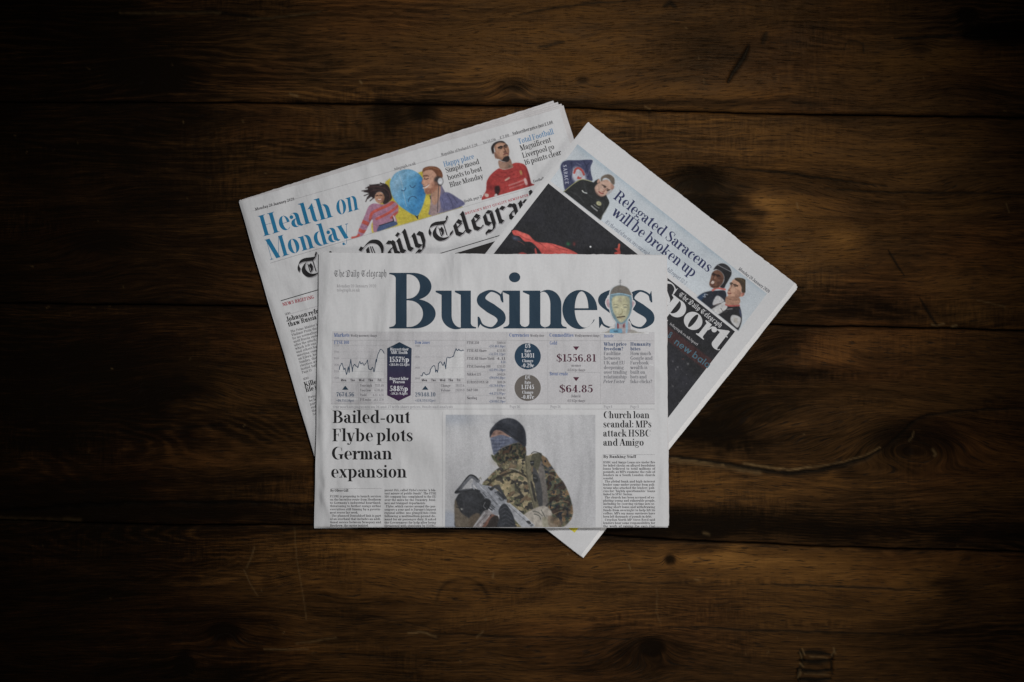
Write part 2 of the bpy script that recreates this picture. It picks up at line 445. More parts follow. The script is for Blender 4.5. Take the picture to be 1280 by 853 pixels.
def build_table():
    root = bpy.data.objects.new('wooden_table', None)
    COL.objects.link(root)
    root['label'] = 'old dark brown plank table under the newspapers, with cracks, knots and worn grain'
    root['category'] = 'table'
    wood = make_wood()
    xs = np.concatenate([np.linspace(-600, -20, 60, endpoint=False), np.linspace(-20, 1300, 880), np.linspace(1300, 1880, 60)[1:]])
    for k in range(4):
        nv = 26 if False else (int((SEAMS[k + 1][0][1] - SEAMS[k][0][1]) / 1.7))
        v = np.linspace(0, 1, nv)
        px = np.repeat(xs[None, :], nv, 0)
        y0 = seam_y(k, xs)[None, :]
        y1 = seam_y(k + 1, xs)[None, :]
        gap = 0.55
        py = y0 + gap + (y1 - y0 - 2 * gap) * v[:, None]
        # vertex rows gather at the edges so that the rounding is crisp
        X, Y = px, py
        z = np.zeros_like(X)
        e = np.minimum(Y - y0, y1 - Y)
        wob = 0.7 + 0.9 * fbm(X / 40, Y / 40, 60 + k, 3)
        z -= 0.0024 * np.exp(-(e / (1.7 * wob)) ** 1.3)
        z += (fbm(X / 160, Y / 70, 70 + k, 3) - 0.5) * 0.0012
        dark = np.zeros_like(X)
        raw = np.zeros_like(X)
        dark = np.maximum(dark, 0.85 * np.exp(-(e / (1.5 * wob)) ** 2))
        f = Y.copy()
        tone = np.zeros_like(X)
        core = np.zeros_like(X)
        for (kx, ky, sx, sy, amp, co) in KNOTS:
            r2 = ((X - kx) / sx) ** 2 + ((Y - ky) / sy) ** 2
            gz = np.exp(-r2)
            f = f + amp * gz * (0.7 if ky > 0 else 1)
            core = np.maximum(core, co * np.exp(-(r2 * 1.6) ** 2))
        jit = (fbm(X / 34, Y / 14, 90, 4) - 0.5)
        for (qx, qy, sx, sy, am) in PATCH:
            r2 = ((X - qx) / sx + jit * 1.3) ** 2 + ((Y - qy) / sy + jit * 1.3) ** 2
            tone += am * np.exp(-r2)
        tone -= core * 1.1
        z -= core * 0.0003
        for (pts, w, dep, dk) in CRACKS:
            P = np.array(pts)
            m = (X > P[:, 0].min() - 25) & (X < P[:, 0].max() + 25) & (Y > P[:, 1].min() - 25) & (Y < P[:, 1].max() + 25)
            if not m.any():
                continue
            xx, yy = X[m], Y[m]
            yy = yy + (fbm(xx / 14, yy / 30, 95, 3) - 0.5) * 3.0
            d, s = polydist(xx, yy, pts)
            ww = w * (0.25 + 0.75 * np.sin(np.pi * np.clip(s, 0.02, 0.98)) ** 0.5) * (0.6 + 0.8 * fbm(xx / 12, yy / 12, 33, 2))
            c = np.exp(-(d / (ww * 1.15)) ** 2)
            z[m] -= dep * 0.001 * c
            dark[m] = np.maximum(dark[m], dk * np.clip(c * 1.25, 0, 1))
        for (pts, w, am) in LIPS:
            P = np.array(pts)
            m = (X > P[:, 0].min() - 12) & (X < P[:, 0].max() + 12) & (Y > P[:, 1].min() - 12) & (Y < P[:, 1].max() + 12)
            if not m.any():
                continue
            xx, yy = X[m], Y[m]
            d, s = polydist(xx, yy + (fbm(xx / 14, yy / 30, 95, 3) - 0.5) * 3.0, pts)
            c = np.exp(-(d / (w * 0.75 + 0.3)) ** 2) * am * (0.85 if 838 < P[0, 0] < 1012 and 560 < P[0, 1] < 600 else 0.85) * (0.3 + 1.0 * fbm(xx / 5, yy / 5, 35, 3))
            raw[m] = np.maximum(raw[m], c)
        # cup ring
        if k == 3:
            rr = np.hypot((X - 578) / 1.0, (Y - 752) / 0.92)
            ang = np.arctan2(-(Y - 752), X - 578)
            tone -= 0.35 * np.exp(-((rr - 32) / 2.6) ** 2) * smooth(-0.2, 0.5, ang)
            raw = np.maximum(raw, 0.05 * np.exp(-((rr - 34) / 1.0) ** 2) * smooth(0.8, 1.6, ang))
        # chatter of the plane at the plank's edge in a few places
        for (qx, qy, sx, sy, am) in ((940, 728, 110, 5, 1.0), (1000, 780, 110, 6, 1.0), (770, 774, 40, 7, 1.0), (1000, 95, 45, 26, 0.8), (960, 15, 120, 20, 0.5), (300, 190, 90, 40, 0.6), (430, 160, 60, 26, 0.8), (1050, 470, 120, 5, 1.2), (920, 560, 40, 14, 0.9)):
            wgt = np.exp(-((X - qx) / sx) ** 2 - ((Y - qy) / sy) ** 2)
            ch = fbm(X / 3.6, Y / 14, 120 + k, 2) - 0.5
            z += wgt * am * ch * 0.0009
            tone += wgt * am * ch * 0.6
        gx = X * S + k * 3.7
        gy = f * S + (fbm(X / 220, Y / 60, 30 + k, 3) - 0.5) * 0.03
        warp = (fbm(X / 120, f / 24, 80 + k, 4) - 0.5)
        pitch = 6.4 + 2.0 * fbm(X / 500, f / 90, 85 + k, 2)
        ring = np.sin(PI2 * (f + warp * 26) / pitch)
        ring = (np.clip(ring, -0.4, 1) - 0.3) * (0.25 + 1.1 * smooth(0.45, 0.75, fbm(X / 260, Y / 60, 88 + k, 3)))
        z += 0.00008 * ring
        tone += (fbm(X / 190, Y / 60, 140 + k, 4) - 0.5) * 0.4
        # tone darkens towards the far left and a little at the far right
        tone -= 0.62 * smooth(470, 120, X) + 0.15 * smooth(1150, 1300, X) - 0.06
        wx, wy = (X - 640) * S, (426.5 - Y) * S
        verts = np.stack([wx, wy, z], -1).reshape(-1, 3)
        faces = grid_faces(len(xs), nv)
        # skirt down the four sides gives the plank its thickness
        nu = len(xs)
        top = verts.reshape(nv, nu, 3)
        loop = np.concatenate([np.arange(nu), np.arange(2, nv) * nu - 1 + 0, [nv * nu - 1], np.arange(nv * nu - 2, (nv - 1) * nu - 1, -1), np.arange(nv - 2, 0, -1) * nu])
        base = verts[loop].copy()
        base[:, 2] = -0.03
        n0 = len(verts)
        L = len(loop)
        j = np.arange(L)
        side = np.stack([loop, loop[(j + 1) % L], n0 + (j + 1) % L, n0 + j], -1)
        verts = np.vstack([verts, base])
        faces = np.vstack([faces, side])

        def ext(a):
            a = a.reshape(-1)
            return np.concatenate([a, a[loop]])
        grain = np.stack([ext(gx), ext(gy), ext(np.full_like(X, k * 1.9))], -1)
        mesh_obj('plank', verts, faces, wood, root, attrs={'Grain': grain, 'Tone': ext(tone), 'Dark': ext(np.clip(dark, 0, 1)), 'Raw': ext(np.clip(raw, 0, 1)), 'Ring': ext(ring)})
    # dark boards' underside closes the gaps between planks
    w, h = 1240 * S, 600 * S
    v = np.array([(-w, -h, -0.0302), (w, -h, -0.0302), (w, h, -0.0302), (-w, h, -0.0302), (-w, -h, -0.05), (w, -h, -0.05), (w, h, -0.05), (-w, h, -0.05)])
    f = np.array([(0, 1, 2, 3), (7, 6, 5, 4), (4, 5, 1, 0), (5, 6, 2, 1), (6, 7, 3, 2), (7, 4, 0, 3)])
    mesh_obj('underframe', v, f, wood, root, smooth_shade=False)


build_table()

# ---------------------------------------------------------------- folded newspapers
class Paper:
    """A folded newspaper lying on what is below it. Edges in order top, right, bottom, left."""

    def __init__(self, corners, base, t, edges, waves, creases, clearance=0.0003):
        self.px = np.array(corners, float)
        self.base0, self.t, self.edges, self.clear = base, t, edges, clearance
        self.waves, self.creases = waves, creases
        z = np.full(4, t)
        for _ in range(6):
            x, y = unproj(self.px, z)
            z = self.base(x, y) + t
        self.wc = np.stack([x, y], -1)
        c = self.wc.mean(0)
        e = self.wc[1] - self.wc[0]
        self.ang = math.atan2(e[1], e[0])
        self.origin = np.array([c[0], c[1], 0.0])

    def base(self, x, y):
        return self.base0(x, y) + self.clear

    def edge_d(self, x, y):
        out = []
        for i in range(4):
            a, b = self.wc[i], self.wc[(i + 1) % 4]
            d = (b - a) / np.linalg.norm(b - a)
            out.append(-((x - a[0]) * -d[1] + (y - a[1]) * d[0]))     # clockwise corners: inside is on the right
        return out

    def sdf(self, x, y):
        return -np.minimum.reduce(self.edge_d(x, y))

    def height(self, x, y, lvl):
        b = self.base(x, y)
        th = np.full(np.shape(x), self.t)
        for kind, d in zip(self.edges, self.edge_d(x, y)):
            if kind == 'fold':
                r = self.t / 2
                dd = np.clip(d, 0, r)
                th = np.minimum(th, 2 * np.sqrt(np.maximum(r * r - (r - dd) ** 2, 0)) + 1e-5)
            elif kind == 'spine':
                th = th * (1 - 0.55 * np.exp(-np.clip(d, 0, 1) / 0.0035))
            else:
                th = th * (1 - 0.30 * np.exp(-np.clip(d, 0, 1) / 0.010))
        w = 0
        for (kx, ky, ph, amp) in self.waves:
            w = w + amp * np.sin(kx * x + ky * y + ph)
        for (p0, p1, amp, wd) in self.creases:
            z0 = np.full(2, 0.012)
            cx, cy = unproj(np.array([p0, p1], float), z0)
            d, s = polydist(x, y, np.stack([cx, cy], -1))
            w = w + amp * np.exp(-(d / wd) ** 2) * np.sin(np.pi * np.clip(s, 0.03, 0.97)) ** 0.6
        return b + self.t * 0.5 + (lvl - 0.5) * th + (w + 0.0004) * lvl * np.clip(lvl, 0, 1)

    def map(self, p, lvl=1.0, lift=0.0):
        """Pixels of the photograph's page -> points lying on this page, in the newspaper's own space."""
        p = np.asarray(p, float).reshape(-1, 2)
        z = np.full(len(p), self.t)
        for _ in range(5):
            x, y = unproj(p, z)
            z = self.height(x, y, lvl) + lift
        q = np.stack([x, y, z], -1) - self.origin
        c, s = math.cos(-self.ang), math.sin(-self.ang)
        return np.stack([q[:, 0] * c - q[:, 1] * s, q[:, 0] * s + q[:, 1] * c, q[:, 2]], -1)

    def root(self, name, label, category, group):
        o = bpy.data.objects.new(name, None)
        COL.objects.link(o)
        o.location = self.origin
        o.rotation_euler = (0, 0, self.ang)
        o['label'], o['category'], o['group'] = label, category, group
        self.o = o
        return o

    def sheet(self, name, corners, nu, nv, lvl, material, rag=0.0, label=None, seed=0):
        c = np.array(corners, float)
        r = self.t / S * 0.5
        u = np.linspace(0, 1, nu)
        v = np.linspace(0, 1, nv)
        if self.edges[2] == 'fold':
            v = np.concatenate([v[:-1], 1 - (1 - v[-2]) * np.array([0.7, 0.45, 0.25, 0.12, 0.05, 0.015, 0.0])])
            nv = len(v)
        if self.edges[3] == 'spine':
            u = np.concatenate([u[1] * np.array([0, 0.15, 0.4, 0.7]), u[1:]])
            nu = len(u)
        U, V = np.meshgrid(u, v)
        P = ((1 - U) * (1 - V))[..., None] * c[0] + (U * (1 - V))[..., None] * c[1] + (U * V)[..., None] * c[2] + ((1 - U) * V)[..., None] * c[3]
        if rag:
            rr = np.random.default_rng(seed)
            ex = (c[1] - c[0]) / np.linalg.norm(c[1] - c[0])
            ey = (c[3] - c[0]) / np.linalg.norm(c[3] - c[0])
            P[0] += np.outer(rr.uniform(-rag, rag, nu) + rag * 1.5 * (fbm(u * 9, u * 0, seed) - 0.5) * 2, ey)
            P[:, -1] += np.outer(rr.uniform(-rag, rag, nv) * 0.6 + rag * 1.5 * (fbm(v * 7, v * 0, seed + 3) - 0.5) * 2, ex)
        if rag:
            q = np.random.default_rng(seed + 77).uniform(0, 50, 4)
            for sl, s, k in ((np.s_[0], u, 0), (np.s_[:, -1], v, 1), (np.s_[-1], u, 2), (np.s_[:, 0], v, 3)):
                nrm = (c[3] - c[0]) if k in (0, 2) else (c[1] - c[0])
                P[sl] += np.outer((fbm(s * 5 + q[k], s * 0 + q[k], seed + k, 2) - 0.5) * 1.5, nrm / np.linalg.norm(nrm))
        pts = self.map(P.reshape(-1, 2), lvl)
        o = mesh_obj(name, pts, grid_faces(nu, nv), material, self.o)
        if label:
            o['label'] = label
        return o


# ---------------------------------------------------------------- printed pictures
class Art:
    """A picture printed on a page: a fine grid over a quad of the page, one ink colour per grid point."""

    def __init__(self, quad, step, bg=None, under=(174, 173, 174), tone=(0.89, 0.88)):
        self.tone = tone
        self.snap = None
        q = np.array(quad, float)
        nu = int(max(np.linalg.norm(q[1] - q[0]), np.linalg.norm(q[2] - q[3])) / step) + 2
        nv = int(max(np.linalg.norm(q[3] - q[0]), np.linalg.norm(q[2] - q[1])) / step) + 2
        U, V = np.meshgrid(np.linspace(0, 1, nu), np.linspace(0, 1, nv))
        P = ((1 - U) * (1 - V))[..., None] * q[0] + (U * (1 - V))[..., None] * q[1] + (U * V)[..., None] * q[2] + ((1 - U) * V)[..., None] * q[3]
        self.X, self.Y, self.step = P[..., 0], P[..., 1], step
        self.du = (q[1] - q[0]) / nu
        self.dv = (q[3] - q[0]) / nv
        self.rgb = np.ones(self.X.shape + (3,)) * np.array(under, float)
        self.a = np.zeros(self.X.shape)
        self.under = np.array(under, float)
        if bg is not None:
            self.rgb[:] = bg
            self.a[:] = 1

    def blur(self, m, s):
        s = s / self.step
        if s < 0.2:
            return m
        r = int(3 * s) + 1
        k = np.exp(-0.5 * (np.arange(-r, r + 1) / s) ** 2)
        k /= k.sum()
        for ax in (0, 1):
            pad = [(0, 0), (0, 0)]
            pad[ax] = (r, r)
            p = np.pad(m, pad, mode='edge')
            n = m.shape[ax]
            m = sum(w * (p[i:i + n] if ax == 0 else p[:, i:i + n]) for i, w in enumerate(k))
        return m

    def inside(self, pts):
        pts = np.asarray(pts, float)
        acc = np.zeros(self.X.shape)
        lo, hi = pts.min(0) - 2, pts.max(0) + 2
        sel = (self.X > lo[0]) & (self.X < hi[0]) & (self.Y > lo[1]) & (self.Y < hi[1])
        if not sel.any():
            return acc
        xs, ys = self.X[sel], self.Y[sel]
        tot = np.zeros(xs.shape)
        for a in (-0.25, 0.25):
            for b in (-0.25, 0.25):
                x = xs + self.du[0] * a + self.dv[0] * b
                y = ys + self.du[1] * a + self.dv[1] * b
                c = np.zeros(x.shape, bool)
                for p, q in zip(pts, np.roll(pts, -1, 0)):
                    if p[1] == q[1]:
                        continue
                    c ^= ((p[1] > y) != (q[1] > y)) & (x < (q[0] - p[0]) * (y - p[1]) / (q[1] - p[1]) + p[0])
                tot += c
        acc[sel] = tot / 4
        return acc

    def lay(self, m, col, op=1.0, tex=None):
        c = np.asarray(col, float)
        c = np.broadcast_to(c, self.rgb.shape)
        if tex is not None:
            c = tex(self.X, self.Y, c)
        m = np.clip(m * op, 0, 1)
        self.rgb = self.rgb * (1 - m[..., None]) + c * m[..., None]
        self.a = np.maximum(self.a, m) if not getattr(self, 'lock', False) else self.a

    def poly(self, pts, col, blur=0.35, sm=True, op=1.0, tex=None, clip=None):
        p = catmull(pts, 5, True) if sm else np.asarray(pts, float)
        m = self.blur(self.inside(p), blur)
        if clip is not None:
            m = m * clip
        self.lay(m, col, op, tex)
        return m

    def blob(self, x, y, rx, ry, col, op=1.0, ang=0.0, hard=2.0, clip=None):
        c, s = math.cos(math.radians(ang)), math.sin(math.radians(ang))
        dx, dy = self.X - x, self.Y - y
        r2 = ((dx * c + dy * s) / rx) ** 2 + ((-dx * s + dy * c) / ry) ** 2
        m = np.exp(-r2 ** (hard / 2) * 0.9)
        m[r2 > 9] = 0
        if clip is not None:
            m = m * clip
        self.lay(m, col, op)

    def line(self, pts, w, col, op=1.0, sm=True, clip=None):
        p = catmull(pts, 5) if sm and len(pts) > 2 else np.asarray(pts, float)
        d, s = polydist(self.X, self.Y, p)
        m = np.clip((w / 2 + 0.35 - d) / 0.7, 0, 1)
        if clip is not None:
            m = m * clip
        self.lay(m, col, op)

    def build(self, paper, name, parent, lift=0.00009, label=None, grain=4.5, soft=0.24, mott=0.75):
        v, s = self.tone
        d = self.rgb - self.under
        rgb = self.rgb * v * (1 + (0.34 * (fbm(self.X / 2.6, self.Y / 2.6, 27, 3) - 0.5) + 0.16 * (fbm(self.X / 11, self.Y / 9, 28, 2) - 0.5)) * mott * (1 if self.snap is None else np.clip(np.abs(self.rgb - self.snap).max(-1) / 30, 0, 1)))[..., None]
        g = rgb @ np.array([0.3, 0.59, 0.11])
        rgb = g[..., None] + (rgb - g[..., None]) * s
        k = np.clip(self.a * 1.0, 0, 1)[..., None]
        k = k * np.clip(np.abs(d).max(-1, keepdims=True) / 14, 0, 1) if self.a.min() < 1 else k
        rgb = self.under * (1 - k) + rgb * k
        rgb = np.stack([self.blur(rgb[..., i], soft) for i in range(3)], -1)
        n = (RNG.random(self.X.shape) - 0.5) * grain * 1.6 + (vnoise(self.X * 1.1, self.Y * 1.1, 5) - 0.5) * grain + (fbm(self.X * 0.45, self.Y * 0.45, 15, 3) - 0.5) * grain * 2.4
        rgb = rgb + (n * np.clip(self.a, 0, 1))[..., None]
        col = ink(np.clip(rgb, 0, 255))
        nv, nu = self.X.shape
        f = grid_faces(nu, nv)
        al = self.a.reshape(-1)
        f = f[al[f].max(1) > 0.04]
        used, inv = np.unique(f, return_inverse=True)
        P = np.stack([self.X, self.Y], -1).reshape(-1, 2)[used]
        o = mesh_obj(name, paper.map(P, 1.0, lift), inv.reshape(-1, 4), INK, parent, ink_col=col.reshape(-1, 3)[used])
        if label:
            o['label'] = label
        return o


class Decal:
    """Printed lines and type, gathered as quads in page pixels."""

    def __init__(self):
        self.q, self.c, self.k = [], [], []

    def quads(self, Q, col, k=0.0):
        Q = np.asarray(Q, float).reshape(-1, 4, 2)
        self.q.append(Q)
        self.c.append(np.broadcast_to(ink(col), (len(Q), 3)))
        self.k.append(np.broadcast_to(np.asarray(k, float), (len(Q),)))

    def rule(self, a, b, w, col):
        a, b = np.array(a, float), np.array(b, float)
        d = (b - a) / np.linalg.norm(b - a)
        n = np.array([-d[1], d[0]]) * w / 2
        self.quads([a - n, b - n, b + n, a + n], col)

    def poly4(self, pts, col, k=-4):
        self.quads([pts], col, k)

    def pline(self, pts, w, col):
        p = np.array(pts, float)
        d = np.gradient(p, axis=0)
        d /= np.linalg.norm(d, axis=1)[:, None] + 1e-9
        n = np.stack([-d[:, 1], d[:, 0]], -1) * w / 2
        self.quads(strip(p - n, p + n), col)

    def disc(self, x, y, r, col, n=40, k=-3):
        a = np.linspace(0, PI2, n + 1)
        e = np.stack([x + r * np.cos(a), y + r * np.sin(a)], -1)
        self.quads(strip(e, e * 0 + np.array([x, y])), col, k)

    def build(self, paper, name, parent, lift=0.00016, label=None):
        Q, C, K = np.concatenate(self.q), np.concatenate(self.c), np.concatenate(self.k)
        size = np.maximum(np.linalg.norm(Q[:, 1] - Q[:, 0], axis=1), np.linalg.norm(Q[:, 3] - Q[:, 2], axis=1))
        other = np.maximum(np.linalg.norm(Q[:, 2] - Q[:, 1], axis=1), np.linalg.norm(Q[:, 0] - Q[:, 3], axis=1))
        outq, outc, outk = [], [], []
        nu = np.maximum(1, np.ceil(size / 4)).astype(int)
        nv = np.maximum(1, np.ceil(other / 4)).astype(int)
        small = (nu == 1) & (nv == 1)
        outq.append(Q[small]); outc.append(C[small]); outk.append(K[small])
        for q, c, k, a, b in zip(Q[~small], C[~small], K[~small], nu[~small], nv[~small]):
            u, v = np.meshgrid(np.linspace(0, 1, a + 1), np.linspace(0, 1, b + 1))
            g = ((1 - u) * (1 - v))[..., None] * q[0] + (u * (1 - v))[..., None] * q[1] + (u * v)[..., None] * q[2] + ((1 - u) * v)[..., None] * q[3]
            s = np.stack([g[:-1, :-1], g[:-1, 1:], g[1:, 1:], g[1:, :-1]], 2).reshape(-1, 4, 2)
            outq.append(s); outc.append(np.broadcast_to(c, (len(s), 3))); outk.append(np.full(len(s), k))
        Q, C, K = np.concatenate(outq), np.concatenate(outc), np.concatenate(outk)
        # every quad faces up
        ar = np.zeros(len(Q))
        for i in range(4):
            a, b = Q[:, i], Q[:, (i + 1) % 4]
            ar += a[:, 0] * b[:, 1] - b[:, 0] * a[:, 1]
        Q[ar > 0] = Q[ar > 0][:, ::-1]
        pts = paper.map(Q.reshape(-1, 2), 1.0, lift)
        pts[:, 2] += np.repeat(K, 4) * 3e-6
        o = mesh_obj(name, pts, np.arange(len(pts)).reshape(-1, 4), INK, parent, ink_col=np.repeat(C, 4, 0), smooth_shade=False)
        if label:
            o['label'] = label
        return o


# ---------------------------------------------------------------- type drawn stroke by stroke (unit: cap height)
def strip(L, R):
    L, R = np.asarray(L, float), np.asarray(R, float)
    return np.stack([L[:-1], L[1:], R[1:], R[:-1]], 1)


XH, ASC, DSC = 0.68, 1.04, -0.30


class Pen:
    def __init__(self, T, H, n):
        self.T, self.H, self.n, self.p = T, H, n, []

    def add(self, Q):
        self.p.append(np.asarray(Q, float).reshape(-1, 4, 2))

    def rect(self, x0, y0, x1, y1):
        self.add([[(x0, y0), (x1, y0), (x1, y1), (x0, y1)]])

    def stem(self, x, y0, y1, w=None):
        self.rect(x, y0, x + (w or self.T), y1)

    def ser(self, x, y, a=0.09, b=0.09, up=1, w=None):
        """Slab serif under (up=1) or over (up=-1) a stem whose left edge is x, reaching a to the left and b to the right."""
        w = self.T if w is None else w
        h = self.H * up
        self.add([[(x - a, y), (x + w + b, y), (x + w + b, y + h), (x - a, y + h)]])
        if self.n > 4:
            br = 0.06 * up
            if a:
                self.add([[(x - a * 0.8, y + h), (x, y + h), (x, y + h + br), (x - a * 0.25, y + h + br * 0.3)]])
            if b:
                self.add([[(x + w + b * 0.8, y + h), (x + w, y + h), (x + w, y + h + br), (x + w + b * 0.25, y + h + br * 0.3)]])

    def flag(self, x, y):
        """Top-left serif of a lowercase stem."""
        self.add([[(x - 0.10, y - self.H), (x, y - self.H - 0.05), (x + self.T, y), (x - 0.10, y)]])

    def ring(self, cx, cy, rx, ry, a0, a1, TL, TR, h=None):
        h = self.H if h is None else h
        m = max(3, int(abs(a1 - a0) / 360 * self.n * 4))
        a = np.radians(np.linspace(a0, a1, m + 1))
        out = np.stack([cx + rx * np.cos(a), cy + ry * np.sin(a)], -1)
        ix, irx, iry = cx + (TL - TR) / 2, rx - (TL + TR) / 2, ry - h
        inn = np.stack([ix + irx * np.cos(a), cy + iry * np.sin(a)], -1)
        self.add(strip(out, inn))

    def disc(self, x, y, r):
        m = max(6, self.n * 2)
        a = np.linspace(0, PI2, m + 1)
        e = np.stack([x + r * np.cos(a), y + r * np.sin(a)], -1)
        self.add(strip(e, e * 0 + np.array([x, y])))

    def brush(self, pts, w):
        k = max(2, self.n // 2)
        p = catmull(pts, k)
        ww = np.interp(np.linspace(0, len(pts) - 1, len(p)), np.arange(len(pts)), w)
        d = np.gradient(p, axis=0)
        d /= np.linalg.norm(d, axis=1)[:, None] + 1e-9
        nn = np.stack([-d[:, 1], d[:, 0]], -1) * ww[:, None] / 2
        self.add(strip(p - nn, p + nn))

    def diag(self, x0, y0, x1, y1, w):
        self.add([[(x0 - w / 2, y0), (x0 + w / 2, y0), (x1 + w / 2, y1), (x1 - w / 2, y1)]])


def g_serif(ch, T, H, n):
    P = Pen(T, H, n)
    s1, W = 0.09, 0.50
    sc = T * 1.05

    def arch(x0):                       # shoulder from a stem at x0 to a stem whose right edge is x0+W
        l = x0 + T * 0.45
        cx, rx = (l + x0 + W) / 2, (x0 + W - l) / 2
        P.ring(cx, XH - 0.25, rx, 0.265, 0, 172, H * 1.2, T, H * 1.3)
        P.stem(x0 + W - T, 0, XH - 0.25)
        P.ser(x0 + W - T, 0, 0.08, 0.08)
    if ch == 'a':
        P.ring(0.26, XH - 0.17, 0.21, 0.185, 0, 165, H, T, H)
        P.disc(0.115, XH - 0.16, 0.42 * T + 0.015)
        P.stem(0.47 - T, 0.09, XH - 0.17)
        P.ring(0.25, 0.195, 0.22, 0.205, 90, 290, T, H, H)
        P.rect(0.25, 0.40 - H, 0.47 - T / 2, 0.40)
        P.brush([(0.26, H / 2), (0.34, 0.035), (0.40, 0.13)], [H, H, H])
        P.brush([(0.47 - T / 2, 0.14), (0.48, 0.035), (0.58, 0.035)], [T, T * 0.55, H])
        return P.p, 0.585
    if ch == 'b':
        P.stem(s1, 0, ASC); P.flag(s1, ASC)
        P.ring(s1 + 0.27, XH / 2, 0.28, XH / 2 + 0.012, -125, 125, H, sc, H * 1.3)
        return P.p, 0.69
    if ch == 'c':
        P.ring(0.30, XH / 2, 0.255, XH / 2 + 0.012, 45, 318, sc, H, H)
        P.disc(0.45, XH - 0.17, 0.42 * T + 0.015)
        return P.p, 0.545
    if ch == 'd':
        P.stem(0.60 - T, 0, ASC); P.flag(0.60 - T, ASC)
        P.ring(0.32, XH / 2, 0.28, XH / 2 + 0.012, 55, 305, sc, H, H * 1.3)
        P.ser(0.60 - T, 0, 0, 0.09)
        return P.p, 0.695
    if ch == 'e':
        P.ring(0.30, XH / 2, 0.255, XH / 2 + 0.012, 0, 180, sc, T * 0.75, H)
        P.ring(0.30, XH / 2, 0.255, XH / 2 + 0.012, 180, 328, sc, H, H)
        P.rect(0.30 - 0.255 + T * 0.5, XH / 2 - H * 0.4, 0.30 + 0.255, XH / 2 + H * 0.9)
        return P.p, 0.575
    if ch == 'f':
        P.stem(0.12, 0, ASC - 0.22); P.ser(0.12, 0, 0.09, 0.11)
        P.ring(0.30, ASC - 0.22, 0.18, 0.22, 50, 180, T, H, H)
        P.disc(0.40, ASC - 0.11, 0.42 * T)
        P.rect(0.02, XH - H, 0.37, XH)
        return P.p, 0.385
    if ch == 'g':
        P.ring(0.27, XH - 0.215, 0.215, 0.225, 0, 360, T * 0.8, T * 0.8, H)
        P.brush([(0.18, XH - 0.41), (0.09, 0.17), (0.14, 0.06), (0.36, 0.05)], [H, H * 1.5, T * 0.6, T * 0.8])
        P.ring(0.28, -0.12, 0.25, 0.17, 60, 395, H * 1.5, T * 0.55, H * 1.2)
        P.brush([(0.42, XH - 0.09), (0.50, XH - 0.02), (0.56, XH - 0.02)], [H, H, H]); P.disc(0.56, XH - 0.05, 0.055)
        return P.p, 0.585
    if ch == 'h':
        P.stem(s1, 0, ASC); P.flag(s1, ASC); P.ser(s1, 0, 0.08, 0.07)
        arch(s1)
        return P.p, 0.69
    if ch in 'ij':
        P.flag(s1, XH); P.disc(s1 + T / 2, 0.92, T * 0.52)
        if ch == 'i':
            P.stem(s1, 0, XH); P.ser(s1, 0, 0.09, 0.09)
        else:
            P.stem(s1, -0.08, XH); P.ring(s1 + T - 0.16, -0.08, 0.16, 0.2, -110, 0, H, T, H)
        return P.p, 0.345
    if ch == 'k':
        P.stem(s1, 0, ASC); P.flag(s1, ASC); P.ser(s1, 0, 0.09, 0.08)
        P.diag(s1 + T, 0.25, 0.50, XH, H * 1.5); P.diag(0.36, 0.38, 0.57, 0, T * 1.15)
        P.ser(0.57 - T / 2, 0, 0.06, 0.08); P.ser(0.48 - T / 2, XH, 0.06, 0.07, -1)
        return P.p, 0.68
    if ch == 'l':
        P.stem(s1, 0, ASC); P.flag(s1, ASC); P.ser(s1, 0, 0.09, 0.09)
        return P.p, 0.345
    if ch == 'm':
        P.stem(s1, 0, XH); P.flag(s1, XH); P.ser(s1, 0, 0.08, 0.06)
        W2 = 0.45
        for x0 in (s1, s1 + W2 - T):
            l = x0 + T * 0.45
            cx, rx = (l + x0 + W2) / 2, (x0 + W2 - l) / 2
            P.ring(cx, XH - 0.25, rx, 0.265, 0, 172, H * 1.2, T, H * 1.3)
            P.stem(x0 + W2 - T, 0, XH - 0.25); P.ser(x0 + W2 - T, 0, 0.06, 0.07)
        return P.p, s1 + 2 * W2 - T + 0.09
    if ch == 'n':
        P.stem(s1, 0, XH); P.flag(s1, XH); P.ser(s1, 0, 0.08, 0.07)
        arch(s1)
        return P.p, 0.69
    if ch == 'o':
        P.ring(0.315, XH / 2, 0.275, XH / 2 + 0.012, 0, 360, sc, sc, H)
        return P.p, 0.63
    if ch == 'p':
        P.stem(s1, DSC, XH); P.flag(s1, XH); P.ser(s1, DSC, 0.09, 0.09)
        P.ring(s1 + 0.27, XH / 2, 0.28, XH / 2 + 0.012, -125, 125, H, sc, H * 1.3)
        return P.p, 0.69
    if ch == 'q':
        P.stem(0.60 - T, DSC, XH); P.ser(0.60 - T, DSC, 0.09, 0.09)
        P.ring(0.32, XH / 2, 0.28, XH / 2 + 0.012, 55, 305, sc, H, H * 1.3)
        return P.p, 0.69
    if ch == 'r':
        P.stem(s1, 0, XH); P.flag(s1, XH); P.ser(s1, 0, 0.08, 0.10)
        P.brush([(s1 + T, 0.42), (s1 + T + 0.07, 0.60), (s1 + T + 0.17, XH - 0.02)], [H, H * 1.5, H * 1.5])
        P.disc(s1 + T + 0.19, XH - 0.10, 0.45 * T + 0.02)
        return P.p, 0.50
